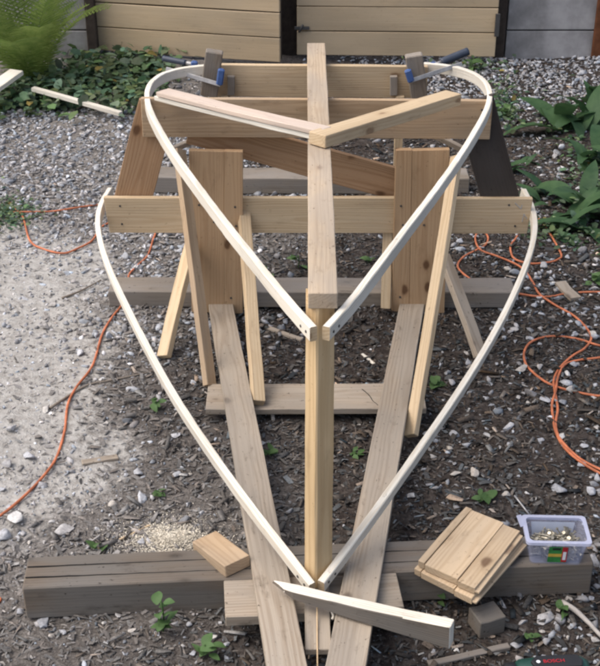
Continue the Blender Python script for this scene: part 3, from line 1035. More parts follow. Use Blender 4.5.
    for (x, y, z, dx, dy, dz) in ((.030, -.004, .050, .3, .5, -.8), (-.01, .004, .048, -.9, .2, .05), (-.026, -.01, .047, .8, .5, .1), (.015, -.012, .049, .5, -.6, .1)):
        p0 = Vector((x, y, z)); d = Vector((dx, dy, dz)).normalized()
        cyl(p0, p0 + d * .036, .0022, .001)
        cyl(p0 - d * .0014, p0 + d * .0014, .0048, .0024, 8)
    me = mesh_from('loose_screws', V, F)
    fix_normals(me)
    o = add('loose_screws', me, M['screw'], rot)
    o['kind'] = 'stuff'
    tag(o, 'heap of brass coloured wood screws inside the clear tub', 'screws')
    # long screw bit leaning behind the tub
    o = tube('long_bit', [rot @ Vector((-.050, D1 + .012, .064)), rot @ Vector((-.083, D1 + .058, .087))], .0022, M['steel'], None, n=4, sides=6)
    tag(o, 'long thin steel bit sticking out behind the screw tub', 'drill bit')
tub()

# ------------------------------------------------------------------ green cordless drill, mostly below the picture
def drill():
    base = on_ground(540, 686, 0)
    t = thing('cordless_drill', base, 'dark green cordless drill lying on the soil at the bottom edge', 'drill')
    R0 = Matrix.Translation(base + UP * .036) @ Matrix.Rotation(R(4), 4, 'Z')
    def lathe(name, prof, mat, sides=18, flat=.88):
        V, F = [], []
        for (x, r) in prof:
            for k in range(sides):
                an = 2 * math.pi * k / sides
                V.append((x, r * math.cos(an), r * math.sin(an) * flat))
        n = len(prof)
        for i in range(n - 1):
            for k in range(sides):
                F.append((i * sides + k, i * sides + (k + 1) % sides, (i + 1) * sides + (k + 1) % sides, (i + 1) * sides + k))
        F.append(tuple(range(sides))); F.append(tuple(range((n - 1) * sides, n * sides)))
        me = mesh_from(name, V, F, smooth=True); fix_normals(me)
        return add(name, me, mat, R0, t)
    lathe('motor_housing', [(-.055, .026), (-.045, .033), (-.01, .036), (.05, .036), (.085, .034), (.098, .026), (.100, .01)], M['drillgreen'])
    lathe('gear_collar', [(-.080, .022), (-.076, .027), (-.056, .028), (-.054, .024)], M['drillblack'])
    lathe('chuck', [(-.122, .010), (-.118, .015), (-.100, .020), (-.082, .021), (-.080, .017)], M['drillblack'])
    # grip and battery, lying flat towards the camera
    me = prism_mesh('grip', [(.012, -.028), (.052, -.028), (.066, -.125), (.026, -.130)], .036, .008)
    me.transform(Matrix.Translation((0, 0, -.018)))
    add('grip', me, M['drillblack'], R0, t)
    me = prism_mesh('battery', [(.000, -.126), (.094, -.120), (.090, -.172), (-.004, -.178)], .058, .006)
    me.transform(Matrix.Translation((0, 0, -.032)))
    add('battery', me, M['drillgreen'], R0, t)
    me = prism_mesh('side_plate', [(-.020, -.018), (.078, -.018), (.084, .000), (.074, .016), (-.012, .017), (-.026, .002)], .010, .003)
    sp_ = add('side_plate', me, M['drillblack'], R0 @ Matrix.Translation((0, 0, .0255)), t)
    fc = bpy.data.curves.new('brand_lettering', 'FONT')
    fc.body = 'BOSCH'
    fc.size = .0125
    fc.extrude = .0004
    fc.align_x = 'CENTER'
    tmp = bpy.data.objects.new('tmp_text', fc)
    C.objects.link(tmp)
    dg = bpy.context.evaluated_depsgraph_get()
    me = bpy.data.meshes.new_from_object(tmp.evaluated_get(dg))
    bpy.data.objects.remove(tmp)
    me.name = 'brand_lettering'
    me.materials.clear()
    add('lettering', me, M['red'], R0 @ Matrix.Translation((.022, -.006, .0362)) @ Matrix.Scale(1.12, 4, (1, 0, 0)), sp_)
    q = prism_mesh('logo_mark', [(.0042 * math.cos(k * math.pi / 6), .0042 * math.sin(k * math.pi / 6)) for k in range(12)], .0006)
    add('logo_mark', q, M['white'], R0 @ Matrix.Translation((-.011, -.0015, .0357)), sp_)
drill()

# ------------------------------------------------------------------ extension cords
def cord(pts, label, r=.0038, n=140):
    P3 = []
    for k, q in enumerate(pts):
        lift_ = q[2] if len(q) > 2 else .006
        P3.append(on_ground(q[0] + rnd.uniform(-1, 1), q[1] + rnd.uniform(-.8, .8), lift_ * rnd.uniform(.5, 1.5)))
    o = tube('extension_cord', P3, r, M['cord'], None, n=n, sides=8)
    return tag(o, label, 'cord', 'orange extension cords')
cord([(-25, 528), (0, 515), (25, 494), (45, 474), (58, 456), (65, 430), (68, 405), (76, 387), (92, 365), (101, 335), (112, 318), (122, 305), (134, 290), (129, 276), (137, 266), (148, 255), (153, 240), (155, 228), (150, 210)],
     'orange cord winding up the left side past the lower batten', n=160)
cord([(8, 206), (22, 216), (30, 240), (42, 249), (62, 252.5), (78, 249), (92, 241), (100, 228), (112, 221)], 'short orange cord arc on the pale path at the left', n=70)
cord([(-8, 214), (20, 212), (50, 211), (75, 208), (96, 205), (112, 203)], 'faint orange cord lying straight across the left path', n=40)
cord([(-14, 594), (-4, 597), (1, 600), (-6, 606)], 'orange cord end just showing at the left edge by the timber', n=20)
cord([(640, 294), (600, 291.5), (570, 293), (545, 297), (515, 293), (490, 287), (470, 279), (458, 268), (462, 258), (476, 250), (486, 244), (487, 236), (481, 230), (476, 238), (481, 250), (497, 256), (515, 263), (525, 271), (533, 283), (540, 295), (556, 306), (574, 316), (588, 329), (592, 339), (584, 348), (572, 356), (560, 368), (553, 380), (554, 390), (557, 408), (556, 425), (560, 438), (575, 455), (592, 466), (625, 480)],
     'long orange cord looping down the right side', n=260)
cord([(640, 354), (600, 345), (580, 340), (560, 336.5), (543, 337), (530, 343), (525, 352), (526, 363), (533, 373), (545, 382), (560, 388), (580, 393), (605, 396), (640, 397)],
     'orange cord making a wide round loop at the right edge', n=120)
cord([(640, 350), (600, 357), (580, 360), (566, 365), (558, 376, .014), (555, 392, .012), (553, 405), (553, 420), (555, 432), (564, 446), (578, 460), (600, 474), (640, 492)],
     'orange cord crossing the round loop and running off lower right', n=120)
cord([(531, 214), (541, 222), (549, 231), (562, 253), (559, 259), (548, 262.5), (530, 263), (516, 259), (510, 251), (511, 244), (516, 237), (522, 226)],
     'small orange cord loop behind the right end of the pale plank', n=90)

# ------------------------------------------------------------------ stones
def icos(sub):
    t = (1 + 5 ** .5) / 2
    v = [(-1, t, 0), (1, t, 0), (-1, -t, 0), (1, -t, 0), (0, -1, t), (0, 1, t), (0, -1, -t), (0, 1, -t), (t, 0, -1), (t, 0, 1), (-t, 0, -1), (-t, 0, 1)]
    f = [(0, 11, 5), (0, 5, 1), (0, 1, 7), (0, 7, 10), (0, 10, 11), (1, 5, 9), (5, 11, 4), (11, 10, 2), (10, 7, 6), (7, 1, 8), (3, 9, 4), (3, 4, 2), (3, 2, 6), (3, 6, 8), (3, 8, 9), (4, 9, 5), (2, 4, 11), (6, 2, 10), (8, 6, 7), (9, 8, 1)]
    v = [Vector(q).normalized() for q in v]
    for _ in range(sub):
        cache, nf = {}, []
        def mid(a, b):
            k = (min(a, b), max(a, b))
            if k not in cache:
                v.append((v[a] + v[b]).normalized()); cache[k] = len(v) - 1
            return cache[k]
        for a, b, c in f:
            ab, bc, ca = mid(a, b), mid(b, c), mid(c, a)
            nf += [(a, ab, ca), (b, bc, ab), (c, ca, bc), (ab, bc, ca)]
        f = nf
    return np.array([tuple(q) for q in v]), np.array(f)

def rock_proto(sub, seed, cuts=7, dr=(.38, .72), jit=.025, flat=(.4, .7)):
    """a broken stone: a ball planed off by random cuts"""
    r = np.random.default_rng(seed)
    v, f = icos(sub)
    v = v.copy()
    for _ in range(cuts):
        n = r.normal(size=3); n /= np.linalg.norm(n)
        d = r.uniform(*dr)
        k = v @ n
        over = np.clip(k - d, 0, None)
        v -= over[:, None] * n
    v += r.normal(0, jit, v.shape)
    v *= np.array([1, r.uniform(.62, .95), r.uniform(*flat)])
    return v, f

def quat_rots(n, tilt=.5):
    """random spin about z then a tilt"""
    a = nrg.uniform(0, 2 * np.pi, n); t = nrg.normal(0, tilt, n); b = nrg.uniform(0, 2 * np.pi, n)
    ca, sa = np.cos(a), np.sin(a)
    Rz = np.zeros((n, 3, 3)); Rz[:, 0, 0] = ca; Rz[:, 0, 1] = -sa; Rz[:, 1, 0] = sa; Rz[:, 1, 1] = ca; Rz[:, 2, 2] = 1
    k = np.stack([np.cos(b), np.sin(b), np.zeros(n)], 1)
    K = np.zeros((n, 3, 3))
    K[:, 0, 1] = -k[:, 2]; K[:, 0, 2] = k[:, 1]; K[:, 1, 0] = k[:, 2]; K[:, 1, 2] = -k[:, 0]; K[:, 2, 0] = -k[:, 1]; K[:, 2, 1] = k[:, 0]
    I = np.eye(3)[None]
    Rt = I + np.sin(t)[:, None, None] * K + (1 - np.cos(t))[:, None, None] * (K @ K)
    return Rt @ Rz

def scatter(name, pos, size, proto_list, cols, sink=.25, tilt=.5):
    n = len(pos)
    which = nrg.integers(0, len(proto_list), n)
    Vs, Fs, Cs, off = [], [], [], 0
    Rm = quat_rots(n, tilt)
    for k, (pv, pf) in enumerate(proto_list):
        ii = np.where(which == k)[0]
        if not len(ii): continue
        vv = np.einsum('nij,mj->nmi', Rm[ii], pv) * size[ii][:, None, None]
        vv += pos[ii][:, None, :]
        vv[:, :, 2] += (size[ii] * (.42 - sink))[:, None]
        m = len(pv)
        ff = pf[None] + (np.arange(len(ii)) * m)[:, None, None] + off
        Vs.append(vv.reshape(-1, 3)); Fs.append(ff.reshape(-1, pf.shape[1]))
        Cs.append(np.repeat(cols[ii], m, axis=0)); off += len(ii) * m
    return np_mesh(name, np.concatenate(Vs), np.concatenate(Fs), np.concatenate(Cs))

def dart(n, x0, x1, y0, y1, dens):
    x, y = nrg.uniform(x0, x1, n), nrg.uniform(y0, y1, n)
    k = nrg.random(n) < dens(x, y)
    # only what the photograph can nearly see, with room for a step to the side
    u = np.abs(x) < (.36 * np.hypot(y, H) + .35)
    k &= u
    return x[k], y[k]

def noise2(x, y, s, ph=0.0):
    return (np.sin(s * 1.7 * x + 2.1 * np.sin(s * .9 * y + ph) + ph) + np.sin(s * 1.3 * y - 1.7 * np.sin(s * 1.1 * x - ph))
            + np.sin(s * 2.9 * x + s * 2.3 * y + 2 * ph)) / 6 + .5

def greys(n, base, spread, warm=.04):
    g = base * np.exp(nrg.normal(0, spread, n))
    t = nrg.normal(0, warm, n)
    return np.stack([g * (1 + t), g, g * (1 - t * .9 + .02), np.ones(n)], 1)

protos0 = [rock_proto(1 if s in (6, 9, 12) else 0, s, 7, (.28, .6), .04, (.38, .7)) for s in range(14)]
protos1 = [rock_proto(1, 40 + s, 9) for s in range(14)]

# where the crushed grey gravel lies: behind and left of the boat, a strip by the wall, thin elsewhere
def d_gravel(x, y):
    left = np.clip((-.12 - x + .35 * noise2(x, y, 2.0)) / .35, 0, 1) * np.clip((y - 3.0) / .5, 0, 1) * np.clip((5.9 - y) / .4, 0, 1)
    wall = np.clip((x - .15) / .5, 0, 1) * np.clip((y - 5.15 - .35 * noise2(x, y, 2.6, 1.0)) / .35, 0, 1)
    near = np.clip((-.25 - x) / .5, 0, 1) * .30 * np.clip(noise2(x, y, 4.2, .4) * 1.7 - .25, 0, 1)
    right = np.clip((x - .26) / .5, 0, 1) * .28 * np.clip(noise2(x, y, 3.3, 2.0) * 1.6 - .2, 0, 1)
    dust = 1 - .80 * pale_amount(x, y)
    return np.clip(np.maximum.reduce([left * dust, wall, near * dust, right]) + .02, 0, 1)
x, y = dart(62000, -2.3, 2.3, 1.35, 6.6, d_gravel)
size = np.clip(np.exp(nrg.normal(math.log(.0115), .38, len(x))), .005, .026)
pos = np.stack([x, y, gh(x, y)], 1)
cols = greys(len(x), .25, .34)
cols[:, :3] *= (1 + .25 * dust_amount(x, y) + .20 * np.clip((x - .2) / .4, 0, 1))[:, None]
pos[:, 2] -= size * .22 * pale_amount(x, y)
me = scatter('gravel', pos, size, protos0, cols, .24)
o = add('gravel', me, M['gravel'])
o['kind'] = 'stuff'; tag(o, 'loose grey crushed gravel over the yard', 'gravel')

# grit on the pale path and everywhere
def d_grit(x, y):
    return .35 + .65 * np.clip(noise2(x, y, 5, .9) * 1.6 - .3, 0, 1)
x, y = dart(42000, -2.0, 2.0, 1.4, 5.2, d_grit)
size = np.clip(np.exp(nrg.normal(math.log(.0048), .35, len(x))), .002, .010)
pos = np.stack([x, y, gh(x, y)], 1)
pl = pale_amount(x, y)
cols = greys(len(x), 1.0, .38, .07)
cols[:, :3] *= (.10 + .18 * dust_amount(x, y) + .13 * pl)[:, None]
me = scatter('grit', pos, size, protos0[:6], cols, .25)
o = add('grit', me, M['gravel'])
o['kind'] = 'stuff'; tag(o, 'fine stone grit strewn over soil and path', 'grit')

# bigger stones, each one its own
stone_me = []
for k in range(16):
    v, f = rock_proto(2, 200 + k, 11, (.28, .62), .012, (.34, .6))
    me = np_mesh('stone', v, f)
    me.materials.append(M['stone'])
    stone_me.append(me)
def stone(px, py, wpx, label, group, me=None):
    p = on_ground(px, py)
    s = wpx / 2 / FPX * (p - cam.location).length
    o = bpy.data.objects.new('stone', me or rnd.choice(stone_me))
    Mx = Matrix.Translation(p + UP * s * .28) @ Matrix.Rotation(rnd.uniform(0, 6.28), 4, 'Z') @ Matrix.Rotation(rnd.uniform(-.35, .35), 4, 'X') @ Matrix.Scale(s * 1.08, 4)
    place(o, Mx)
    return tag(o, label, 'stone', group)
taken = []
for (px, py, w, lab) in (
        (43, 626, 22, 'pale rounded stone in front of the left end of the front timber'),
        (545, 620, 21, 'pale rounded stone on the soil below the screw tub'),
        (522, 371, 15, 'pale angular stone beside the round cord loop'),
        (543, 401, 17, 'flat white stone right of the lower batten below the cord loop'),
        (508, 429, 16, 'grey white stone nearest the right batten halfway down'),
        (474, 474, 17, 'pale stone above the yellow pine panel'),
        (557, 492, 19, 'bright pale stone just above the screw tub'),
        (592, 492, 15, 'pale stone at the right edge above the tub'),
        (176, 437, 11, 'round grey stone beside the left lower batten'),
        (13, 520, 24, 'grey stone at the left edge under the orange cord'),
        (64, 530, 22, 'grey flat stone behind the left end of the front timber'),
        (8, 537, 18, 'pale stone at the left edge behind the timber'),
        (28, 458, 16, 'dark flat stone on the pale path left of the cord'),
        (46, 410, 15, 'grey stone on the pale path beside the twig'),
        (10, 430, 18, 'round grey stone at the left edge of the path'),
        (46, 328, 15, 'dark grey stone on the pale path left of the cord bend'),
        (509, 270, 11, 'pale stone between the two cord strands at the right'),
        (573, 365, 11, 'pale stone inside the crossing cords at the right edge'),
        (514, 331, 12, 'pale stone just above the round cord loop'),
        (20, 613, 13, 'small pale stone at the lower left edge'),
        (594, 640, 15, 'white stone in the lower right corner'),
        (193, 655, 13, 'pale stone at the bottom left of the rails')):
    stone(px, py, w, lab, None)
    taken.append((px, py))
def far_enough(px, py, d):
    return all((px - a) ** 2 + (py - b) ** 2 > d * d for a, b in taken)
def strew(n, box, wlo, whi, label, group, keep=lambda x, y: True, gap=1.15):
    k = tries = 0
    while k < n and tries < 4000:
        tries += 1
        px, py = rnd.uniform(box[0], box[2]), rnd.uniform(box[1], box[3])
        w = wlo + (whi - wlo) * rnd.random() ** 1.6
        if not keep(px, py) or not far_enough(px, py, w * gap): continue
        stone(px, py, w, label, group); taken.append((px, py)); k += 1
right_of = lambda x, y: x > 500 - (y - 300) * .62 and not (412 < x < 600 and 500 < y < 600)
strew(34, (440, 236, 598, 330), 6, 13, 'loose pale stone around the upper cord loops right of the boat', 'stones around the upper cord loops', right_of)
strew(32, (440, 330, 598, 420), 6, 15, 'loose pale stone beside the wide round cord loop', 'stones beside the round cord loop', right_of)
strew(34, (410, 420, 598, 505), 6, 16, 'loose pale stone on dark soil above the panels and the screw tub', 'stones above the panels', right_of)
strew(20, (420, 598, 598, 664), 6, 13, 'loose stone on dark soil in the lower right corner', 'stones at the lower right', lambda x, y: not (425 < x < 515 and 600 < y < 648))
strew(28, (0, 470, 200, 550), 6, 15, 'loose grey stone behind the left half of the front timber', 'stones behind the front timber at the left')
strew(18, (0, 612, 250, 664), 6, 14, 'loose stone in front of the front timber at the left', 'stones in front of the timber at the left')
strew(12, (0, 250, 110, 470), 5, 11, 'loose grey stone half sunk in the pale dusty path', 'stones on the pale path')
strew(24, (115, 236, 190, 275), 5, 10, 'grey stone behind the rear timber under the left end', 'stones under the left end of the pale plank')
strew(20, (100, 305, 200, 440), 5, 10, 'loose grey stone on the ground inside the left batten', 'stones inside the left batten')
strew(8, (255, 310, 385, 380), 4, 7, 'small stone on dark soil behind the stem', 'stones behind the stem')
strew(30, (440, 62, 598, 235), 4, 8, 'pale stone on the soil between boat and broad leaved plants', 'stones at the upper right', lambda x, y: x > 535 or y < 130)
strew(22, (0, 118, 112, 200), 4, 8, 'grey stone of the gravel left of the boat frame', 'stones of the upper left gravel')

# wood chips, bark and dead leaves on the dark soil
cv = np.array([(-1, -.5, 0), (1, -.35, 0), (1.1, .4, 0), (-.9, .5, 0), (-1, -.5, .22), (1, -.35, .18), (1.1, .4, .2), (-.9, .5, .26)])
cf = np.array([(3, 2, 1, 0), (4, 5, 6, 7), (0, 1, 5, 4), (1, 2, 6, 5), (2, 3, 7, 6), (3, 0, 4, 7)])
chips = []
for s in range(8):
    r = np.random.default_rng(90 + s)
    w = cv.copy() * np.array([1, r.uniform(.25, .8), r.uniform(.3, .8)]) + r.normal(0, .06, cv.shape)
    w[:, 2] += .18 * w[:, 0] ** 2 * r.uniform(-.5, 1)
    chips.append((w, cf))
def d_chip(x, y):
    d = np.clip(.95 - .95 * pale_amount(x, y) - .55 * np.clip((-.35 - x) / .4, 0, 1) * np.clip((y - 3.2) / .4, 0, 1), 0, 1)
    return d * (.35 + .65 * np.clip(noise2(x, y, 5.5, 1.7) * 2.2 - .6, 0, 1)) * np.where(y > 5.2, .4, 1)
x, y = dart(48000, -1.9, 2.1, 1.35, 6.4, d_chip)
size = np.clip(np.exp(nrg.normal(math.log(.0088), .42, len(x))), .003, .028)
pos = np.stack([x, y, gh(x, y) + .001], 1)
cols = greys(len(x), .062, .5, .12)
bright = nrg.random(len(x)) < .04
cols[bright, :3] = greys(int(bright.sum()), .32, .3, .14)[:, :3]
cols[:, 0] *= 1.12; cols[:, 2] *= .86
du = dust_amount(x, y)[:, None]
cols[:, :3] = cols[:, :3] * (1 - .6 * du) + .6 * du * np.array([[.30, .28, .26]]) * np.exp(nrg.normal(0, .3, (len(x), 1)))
me = scatter('wood_chips', pos, size, chips, cols, .30, .33)
o = add('wood_chips', me, M['litter'])
o['kind'] = 'stuff'; tag(o, 'dark wood chips and bark bits covering the soil', 'wood chips')

# fine shreds filling the gaps
fv = np.array([(-1, -.3, 0), (0, -.35, .1), (1, -.2, 0), (1, .25, .02), (0, .3, .12), (-1, .2, .02)])
ff_ = np.array([(0, 1, 4, 5), (1, 2, 3, 4)])
shreds = []
for s_ in range(8):
    r = np.random.default_rng(900 + s_)
    shreds.append((fv * np.array([1, r.uniform(.35, 1.5), r.uniform(.5, 2.5)]) + r.normal(0, .05, fv.shape), ff_))
def d_shred(x, y):
    return np.clip(.95 - .8 * pale_amount(x, y), 0, 1) * (.5 + .5 * noise2(x, y, 6, .2)) * np.where(y > 5.0, .3, 1)
x, y = dart(150000, -1.7, 1.9, 1.4, 6.0, d_shred)
size = np.clip(np.exp(nrg.normal(math.log(.0055), .45, len(x))), .002, .018)
pos = np.stack([x, y, gh(x, y) + .003], 1)
cols = greys(len(x), .07, .48, .10)
cols[:, 0] *= 1.1; cols[:, 2] *= .88
du = dust_amount(x, y)[:, None]
cols[:, :3] = cols[:, :3] * (1 - .6 * du) + .6 * du * np.array([[.32, .30, .28]]) * np.exp(nrg.normal(0, .35, (len(x), 1)))
me = scatter('soil_litter', pos, size, shreds, cols, .35, .35)
o = add('soil_litter', me, M['litter'])
o['kind'] = 'stuff'; tag(o, 'fine shredded bark and leaf litter over the soil', 'litter')

# sawdust heap by the pale block
cpt = on_ground(170, 540)
n = 9500
rr = np.abs(nrg.normal(0, .06, n)); an = nrg.uniform(0, 2 * np.pi, n)
x, y = cpt.x + rr * np.cos(an) * 1.25, cpt.y + rr * np.sin(an) * .9
size = nrg.uniform(.0008, .0030, n)
pos = np.stack([x, y, gh(x, y) + .012 * np.exp(-(rr / .05) ** 2) * nrg.random(n) + .002], 1)
cols = np.tile(np.array([.80, .73, .60, 1.0]), (n, 1)); cols[:, :3] *= np.exp(nrg.normal(0, .15, n))[:, None]
me = scatter('sawdust', pos, size, chips, cols, .3, .6)
o = add('sawdust', me, M['litter'])
o['kind'] = 'stuff'; tag(o, 'pale sawdust spilled behind the front timber', 'sawdust')

# ------------------------------------------------------------------ plants
def leaf_mesh(name, L, W, arch, fold=.25, nx_=8, shape=1.0, twist=0.0, wave=0.0):
    """leaf along +x from its stalk, arching, folded along the midrib"""
    V, F = [], []
    for i in range(nx_ + 1):
        f = i / nx_
        w = W / 2 * (math.sin(math.pi * min(1, f ** shape * .97 + .03)) ** .85) * (1 if i < nx_ else 0.05)
        ang = arch * f
        x_ = L * (math.sin(ang) / arch if abs(arch) > 1e-3 else f)
        z_ = -L * ((1 - math.cos(ang)) / arch if abs(arch) > 1e-3 else 0)
        for s in (-1, 0, 1):
            tw = twist * f
            yy = s * w
            zz = abs(s) * w * fold + wave * W * math.sin(9 * f + s * 2) * abs(s)
            V.append((x_, yy * math.cos(tw) - zz * math.sin(tw), z_ + yy * math.sin(tw) + zz * math.cos(tw)))
    for i in range(nx_):
        for k in range(2):
            a = i * 3 + k
            F.append((a, a + 3, a + 4, a + 1))
    return mesh_from(name, V, F, smooth=True)

broad = [leaf_mesh('leaf', 1, rnd.uniform(.22, .34), rnd.uniform(.7, 1.9), rnd.uniform(.1, .4), 9, rnd.uniform(.75, 1), rnd.uniform(-.5, .5), .03) for _ in range(10)]
small = [leaf_mesh('leaf', 1, rnd.uniform(.5, .75), rnd.uniform(.3, 1.1), rnd.uniform(.1, .35), 6, rnd.uniform(.7, 1.0), rnd.uniform(-.3, .3), .04) for _ in range(8)]
for q in broad: q.materials.append(M['leaf'])
for q in small: q.materials.append(M['sprout'])

def plant(base, n, Lr, el, protos, label, name='leafy_plant', cat='plant', group=None, az=None, stem_h=0.0, spread=0.02):
    t = thing(name, base, label, cat, group)
    for k in range(n):
        L = rnd.uniform(*Lr)
        a = rnd.uniform(0, 2 * math.pi) if az is None else rnd.uniform(*az)
        e = rnd.uniform(*el)
        p = Vector(base) + Vector((rnd.uniform(-spread, spread), rnd.uniform(-spread, spread), stem_h * rnd.random()))
        o = bpy.data.objects.new('leaf', rnd.choice(protos))
        Mx = Matrix.Translation(p) @ Matrix.Rotation(a, 4, 'Z') @ Matrix.Rotation(-e, 4, 'Y') @ Matrix.Rotation(rnd.uniform(-.4, .4), 4, 'X') @ Matrix.Scale(L, 4)
        place(o, Mx, t)
    if stem_h:
        tube('stalk', [Vector(base), Vector(base) + UP * stem_h * .5 + Vector((.004, 0, 0)), Vector(base) + UP * stem_h], .0022, M['sprout'], t, n=5, sides=5)
    return t
bl = 'broad leaved plants along the right edge'
for (px, py, n_, L0, L1, lab, az) in (
        (575, 128, 9, .22, .36, 'tall dark broad leaved plant by the gravel strip at the right', None),
        (606, 112, 8, .22, .36, 'dark leaved plant cut by the right edge near the wall', None),
        (598, 165, 10, .18, .32, 'broad leaved plant at the right edge beside the tall one', None),
        (566, 226, 11, .14, .26, 'flattened broad leaved clump right of the pale plank end', None),
        (596, 208, 10, .18, .32, 'broad leaved plant with drooping pale tips at the right edge', None),
        (556, 200, 4, .14, .24, 'few long leaves sprawling towards the boat at the right', (2.4, 3.9)),
        (520, 168, 5, .10, .17, 'low leaves showing behind the dark slanting side board', (-.8, .6)),
        (602, 252, 6, .10, .18, 'low leafy plant at the right edge above the cord', None)):
    plant(on_ground(px, py, .002), int(n_ * 2.0), (L0 * .6, L1 * .95), (.1, 1.3), broad, lab, group=bl, az=az, spread=.08)
sg = 'small weeds on the soil'
for (px, py, n_, L0, L1, lab, hh) in (
        (155, 408, 8, .030, .055, 'small bright weed inside the left lower batten', .03),
        (436, 388, 6, .035, .065, 'small weed beside the right front brace', .02),
        (484, 499, 7, .030, .055, 'small weed above the yellow pine panel', .01),
        (266, 274, 4, .05, .085, 'green leaf tuft under the boat behind the rear timber, left of keel', .01),
        (298, 268, 4, .05, .08, 'upright green leaf tuft just left of the keel plank', .05),
        (368, 262, 7, .03, .05, 'low weed under the boat right of the keel', .01),
        (110, 603, 5, .025, .04, 'tiny sprout against the front face of the front timber', .04),
        (163, 632, 11, .035, .06, 'leafy weed growing before the timber at the bottom left', .09),
        (205, 655, 7, .035, .06, 'weed at the bottom edge left of the rails', .03),
        (102, 548, 3, .04, .05, 'single yellow green leaf behind the front timber', .01),
        (442, 600, 5, .03, .05, 'weed in the shade below the yellow pine panel', .02),
        (562, 612, 6, .03, .045, 'small weed right of the pale rounded stone', .02),
        (530, 640, 4, .025, .04, 'lone bright sprout above the green drill', .02),
        (161, 495, 5, .03, .05, 'small flat weed on grey soil left of the boat', .008),
        (270, 455, 7, .03, .05, 'low weed between the left rail and the stem', .01),
        (503, 118, 9, .05, .09, 'leafy weed just outside the right upper batten', .06),
        (470, 72, 8, .05, .09, 'weed below the clamp handle by the right door', .05),
        (355, 455, 6, .025, .04, 'tiny weed right of the stem on dark soil', .01),
        (595, 283, 6, .04, .07, 'small weed at the right edge beside the straight cord', .02)):
    plant(on_ground(px, py, .002), n_, (L0 * .66, L1 * .72), (.1, .9), small, lab, name='weed', group=sg, stem_h=hh, spread=.012)

# fern
def frond(L, arch, seed):
    r = random.Random(seed)
    V, F = [], []
    n = 34
    pts = []
    for i in range(n + 1):
        f = i / n
        a = arch * f ** 1.3
        pts.append((L * f * math.cos(a * .55), L * f * math.sin(-a * .55) + 0.0))
    def quad(a, b, c, d):
        o = len(V); V.extend([a, b, c, d]); F.append((o, o + 1, o + 2, o + 3))
    for i in range(n):
        (x0, z0), (x1, z1) = pts[i], pts[i + 1]
        w = .0035 * (1 - .7 * i / n)
        quad((x0, -w, z0), (x1, -w, z1), (x1, w, z1), (x0, w, z0))
        quad((x0, -w, z0), (x0, 0, z0 - w * 1.5), (x1, 0, z1 - w * 1.5), (x1, -w, z1))
        f = i / n
        if f < .06: continue
        pl_ = L * .24 * math.sin(math.pi * (f * .86 + .12)) ** .8 * r.uniform(.9, 1.08)
        pw = L / n * .50
        for s in (-1, 1):
            sw = .35 + .25 * f
            prev = None
            for k in range(4):
                g0, g1 = k / 4, (k + 1) / 4
                wd0 = pw * (1 - g0) ** .6 * .5 + .0006; wd1 = pw * (1 - g1) ** .6 * .5 + .0006
                dz0, dz1 = -.30 * pl_ * g0 ** 2 + .10 * pl_ * g0, -.30 * pl_ * g1 ** 2 + .10 * pl_ * g1
                ax0, ax1 = x0 + sw * pl_ * g0, x0 + sw * pl_ * g1
                quad((ax0 - wd0, s * pl_ * g0, z0 + dz0), (ax1 - wd1, s * pl_ * g1, z0 + dz1), (ax1 + wd1, s * pl_ * g1, z0 + dz1), (ax0 + wd0, s * pl_ * g0, z0 + dz0))
    return mesh_from('frond', V, F)
fb_ = on_ground(32, 84, 0)
fern = thing('fern', fb_, 'large bright green fern at the upper left by the block wall', 'fern')
fr = [frond(1, rnd.uniform(.5, 1.3), 300 + k) for k in range(6)]
for q in fr: q.materials.append(M['fern'])
for k in range(21):
    a = R(360 / 21 * k * 5 + rnd.uniform(-8, 8)); e = rnd.uniform(1.0, 1.42) + .12 * max(0, math.cos(a)); L = rnd.uniform(.5, .95) * (.72 if math.cos(a) > .45 else 1)
    p = fb_ + Vector((math.cos(a), math.sin(a), 0)) * .03
    Mx = Matrix.Translation(p) @ Matrix.Rotation(a, 4, 'Z') @ Matrix.Rotation(-e, 4, 'Y') @ Matrix.Scale(L, 4)
    place(bpy.data.objects.new('frond', fr[k % 6]), Mx, fern)
crown = on_ground(28, 84, 0)

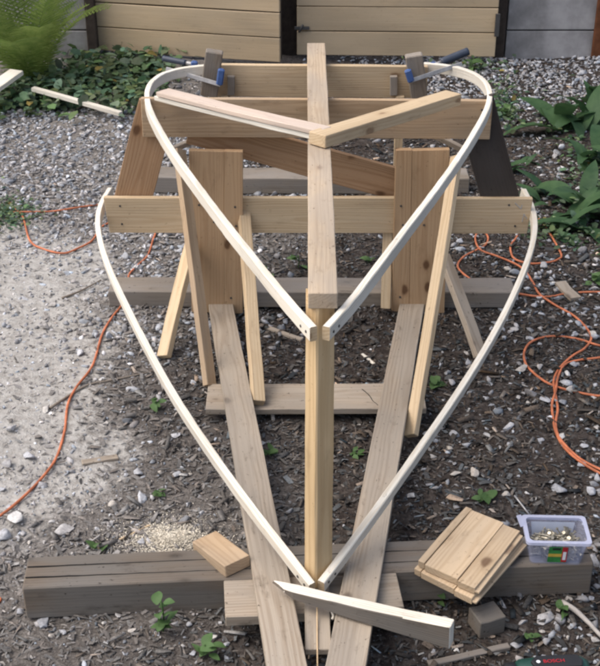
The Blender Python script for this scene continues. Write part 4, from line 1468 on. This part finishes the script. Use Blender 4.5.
# ground cover at the upper left: many small leaves on short stalks
def leaf_cloud(name, polys, n, Lr, hr, mat, label):
    base_v = np.array([(0, 0, 0), (.35, -.34, .06), (.42, 0, 0), (.35, .34, .06), (.8, -.26, -.02), (.85, 0, -.06), (.8, .26, -.02), (1.05, 0, -.16)])
    base_f = np.array([(0, 1, 2), (0, 2, 3), (1, 4, 5), (1, 5, 2), (2, 5, 6), (2, 6, 3), (4, 7, 5), (5, 7, 6)])
    pts = []
    while len(pts) < n:
        q = rnd.choices(polys, weights=[p[4] for p in polys])[0]
        px, py = q[0] + rnd.gauss(0, q[2]), q[1] + rnd.gauss(0, q[3])
        if py < 46 or py > 260: continue
        p = on_ground(px, py)
        pts.append((p.x, p.y, p.z))
    pos = np.array(pts)
    pos[:, 2] += nrg.uniform(hr[0], hr[1], n) * (.35 + .65 * noise2(pos[:, 0], pos[:, 1], 7, .3))
    size = nrg.uniform(Lr[0], Lr[1], n)
    g_ = np.exp(nrg.normal(0, .30, n)); br = (nrg.random(n) < .02)
    lc = np.stack([g_ * np.where(br, 2.2, nrg.uniform(.8, 1.25, n)), g_ * np.where(br, 1.1, 1), g_ * np.where(br, .6, nrg.uniform(.7, 1.3, n)), np.ones(n)], 1)
    which_rot = quat_rots(n, .6)
    vv = np.einsum('nij,mj->nmi', which_rot, base_v) * size[:, None, None] + pos[:, None, :]
    ff = base_f[None] + (np.arange(n) * len(base_v))[:, None, None]
    me = np_mesh(name, vv.reshape(-1, 3), ff.reshape(-1, 3), np.repeat(lc, len(base_v), axis=0), smooth=True)
    o = add(name, me, M[mat])
    o['kind'] = 'stuff'
    tag(o, label, 'ground cover')
leaf_cloud('ground_cover', [(100, 76, 30, 11, 5), (135, 98, 15, 10, 2.2), (60, 92, 26, 9, 3), (20, 104, 20, 7, 2), (150, 70, 16, 8, 1.6), (60, 108, 30, 6, 1.3)], 2300, (.018, .070), (.004, .10), 'cover',
           'low green leafy ground cover between fern and left door')
leaf_cloud('moss_patch', [(8, 213, 14, 8, 3)], 650, (.010, .022), (.002, .02), 'cover', 'small green patch of low growth at the left edge of the path')
leaf_cloud('low_weeds', [(505, 108, 8, 12, 2), (470, 70, 20, 4, 1.2), (560, 235, 18, 8, 1.4), (585, 180, 14, 30, 2), (540, 120, 25, 14, .5)], 900, (.016, .036), (.004, .06), 'cover',
           'sparse low weeds among the broad leaved plants at the right')
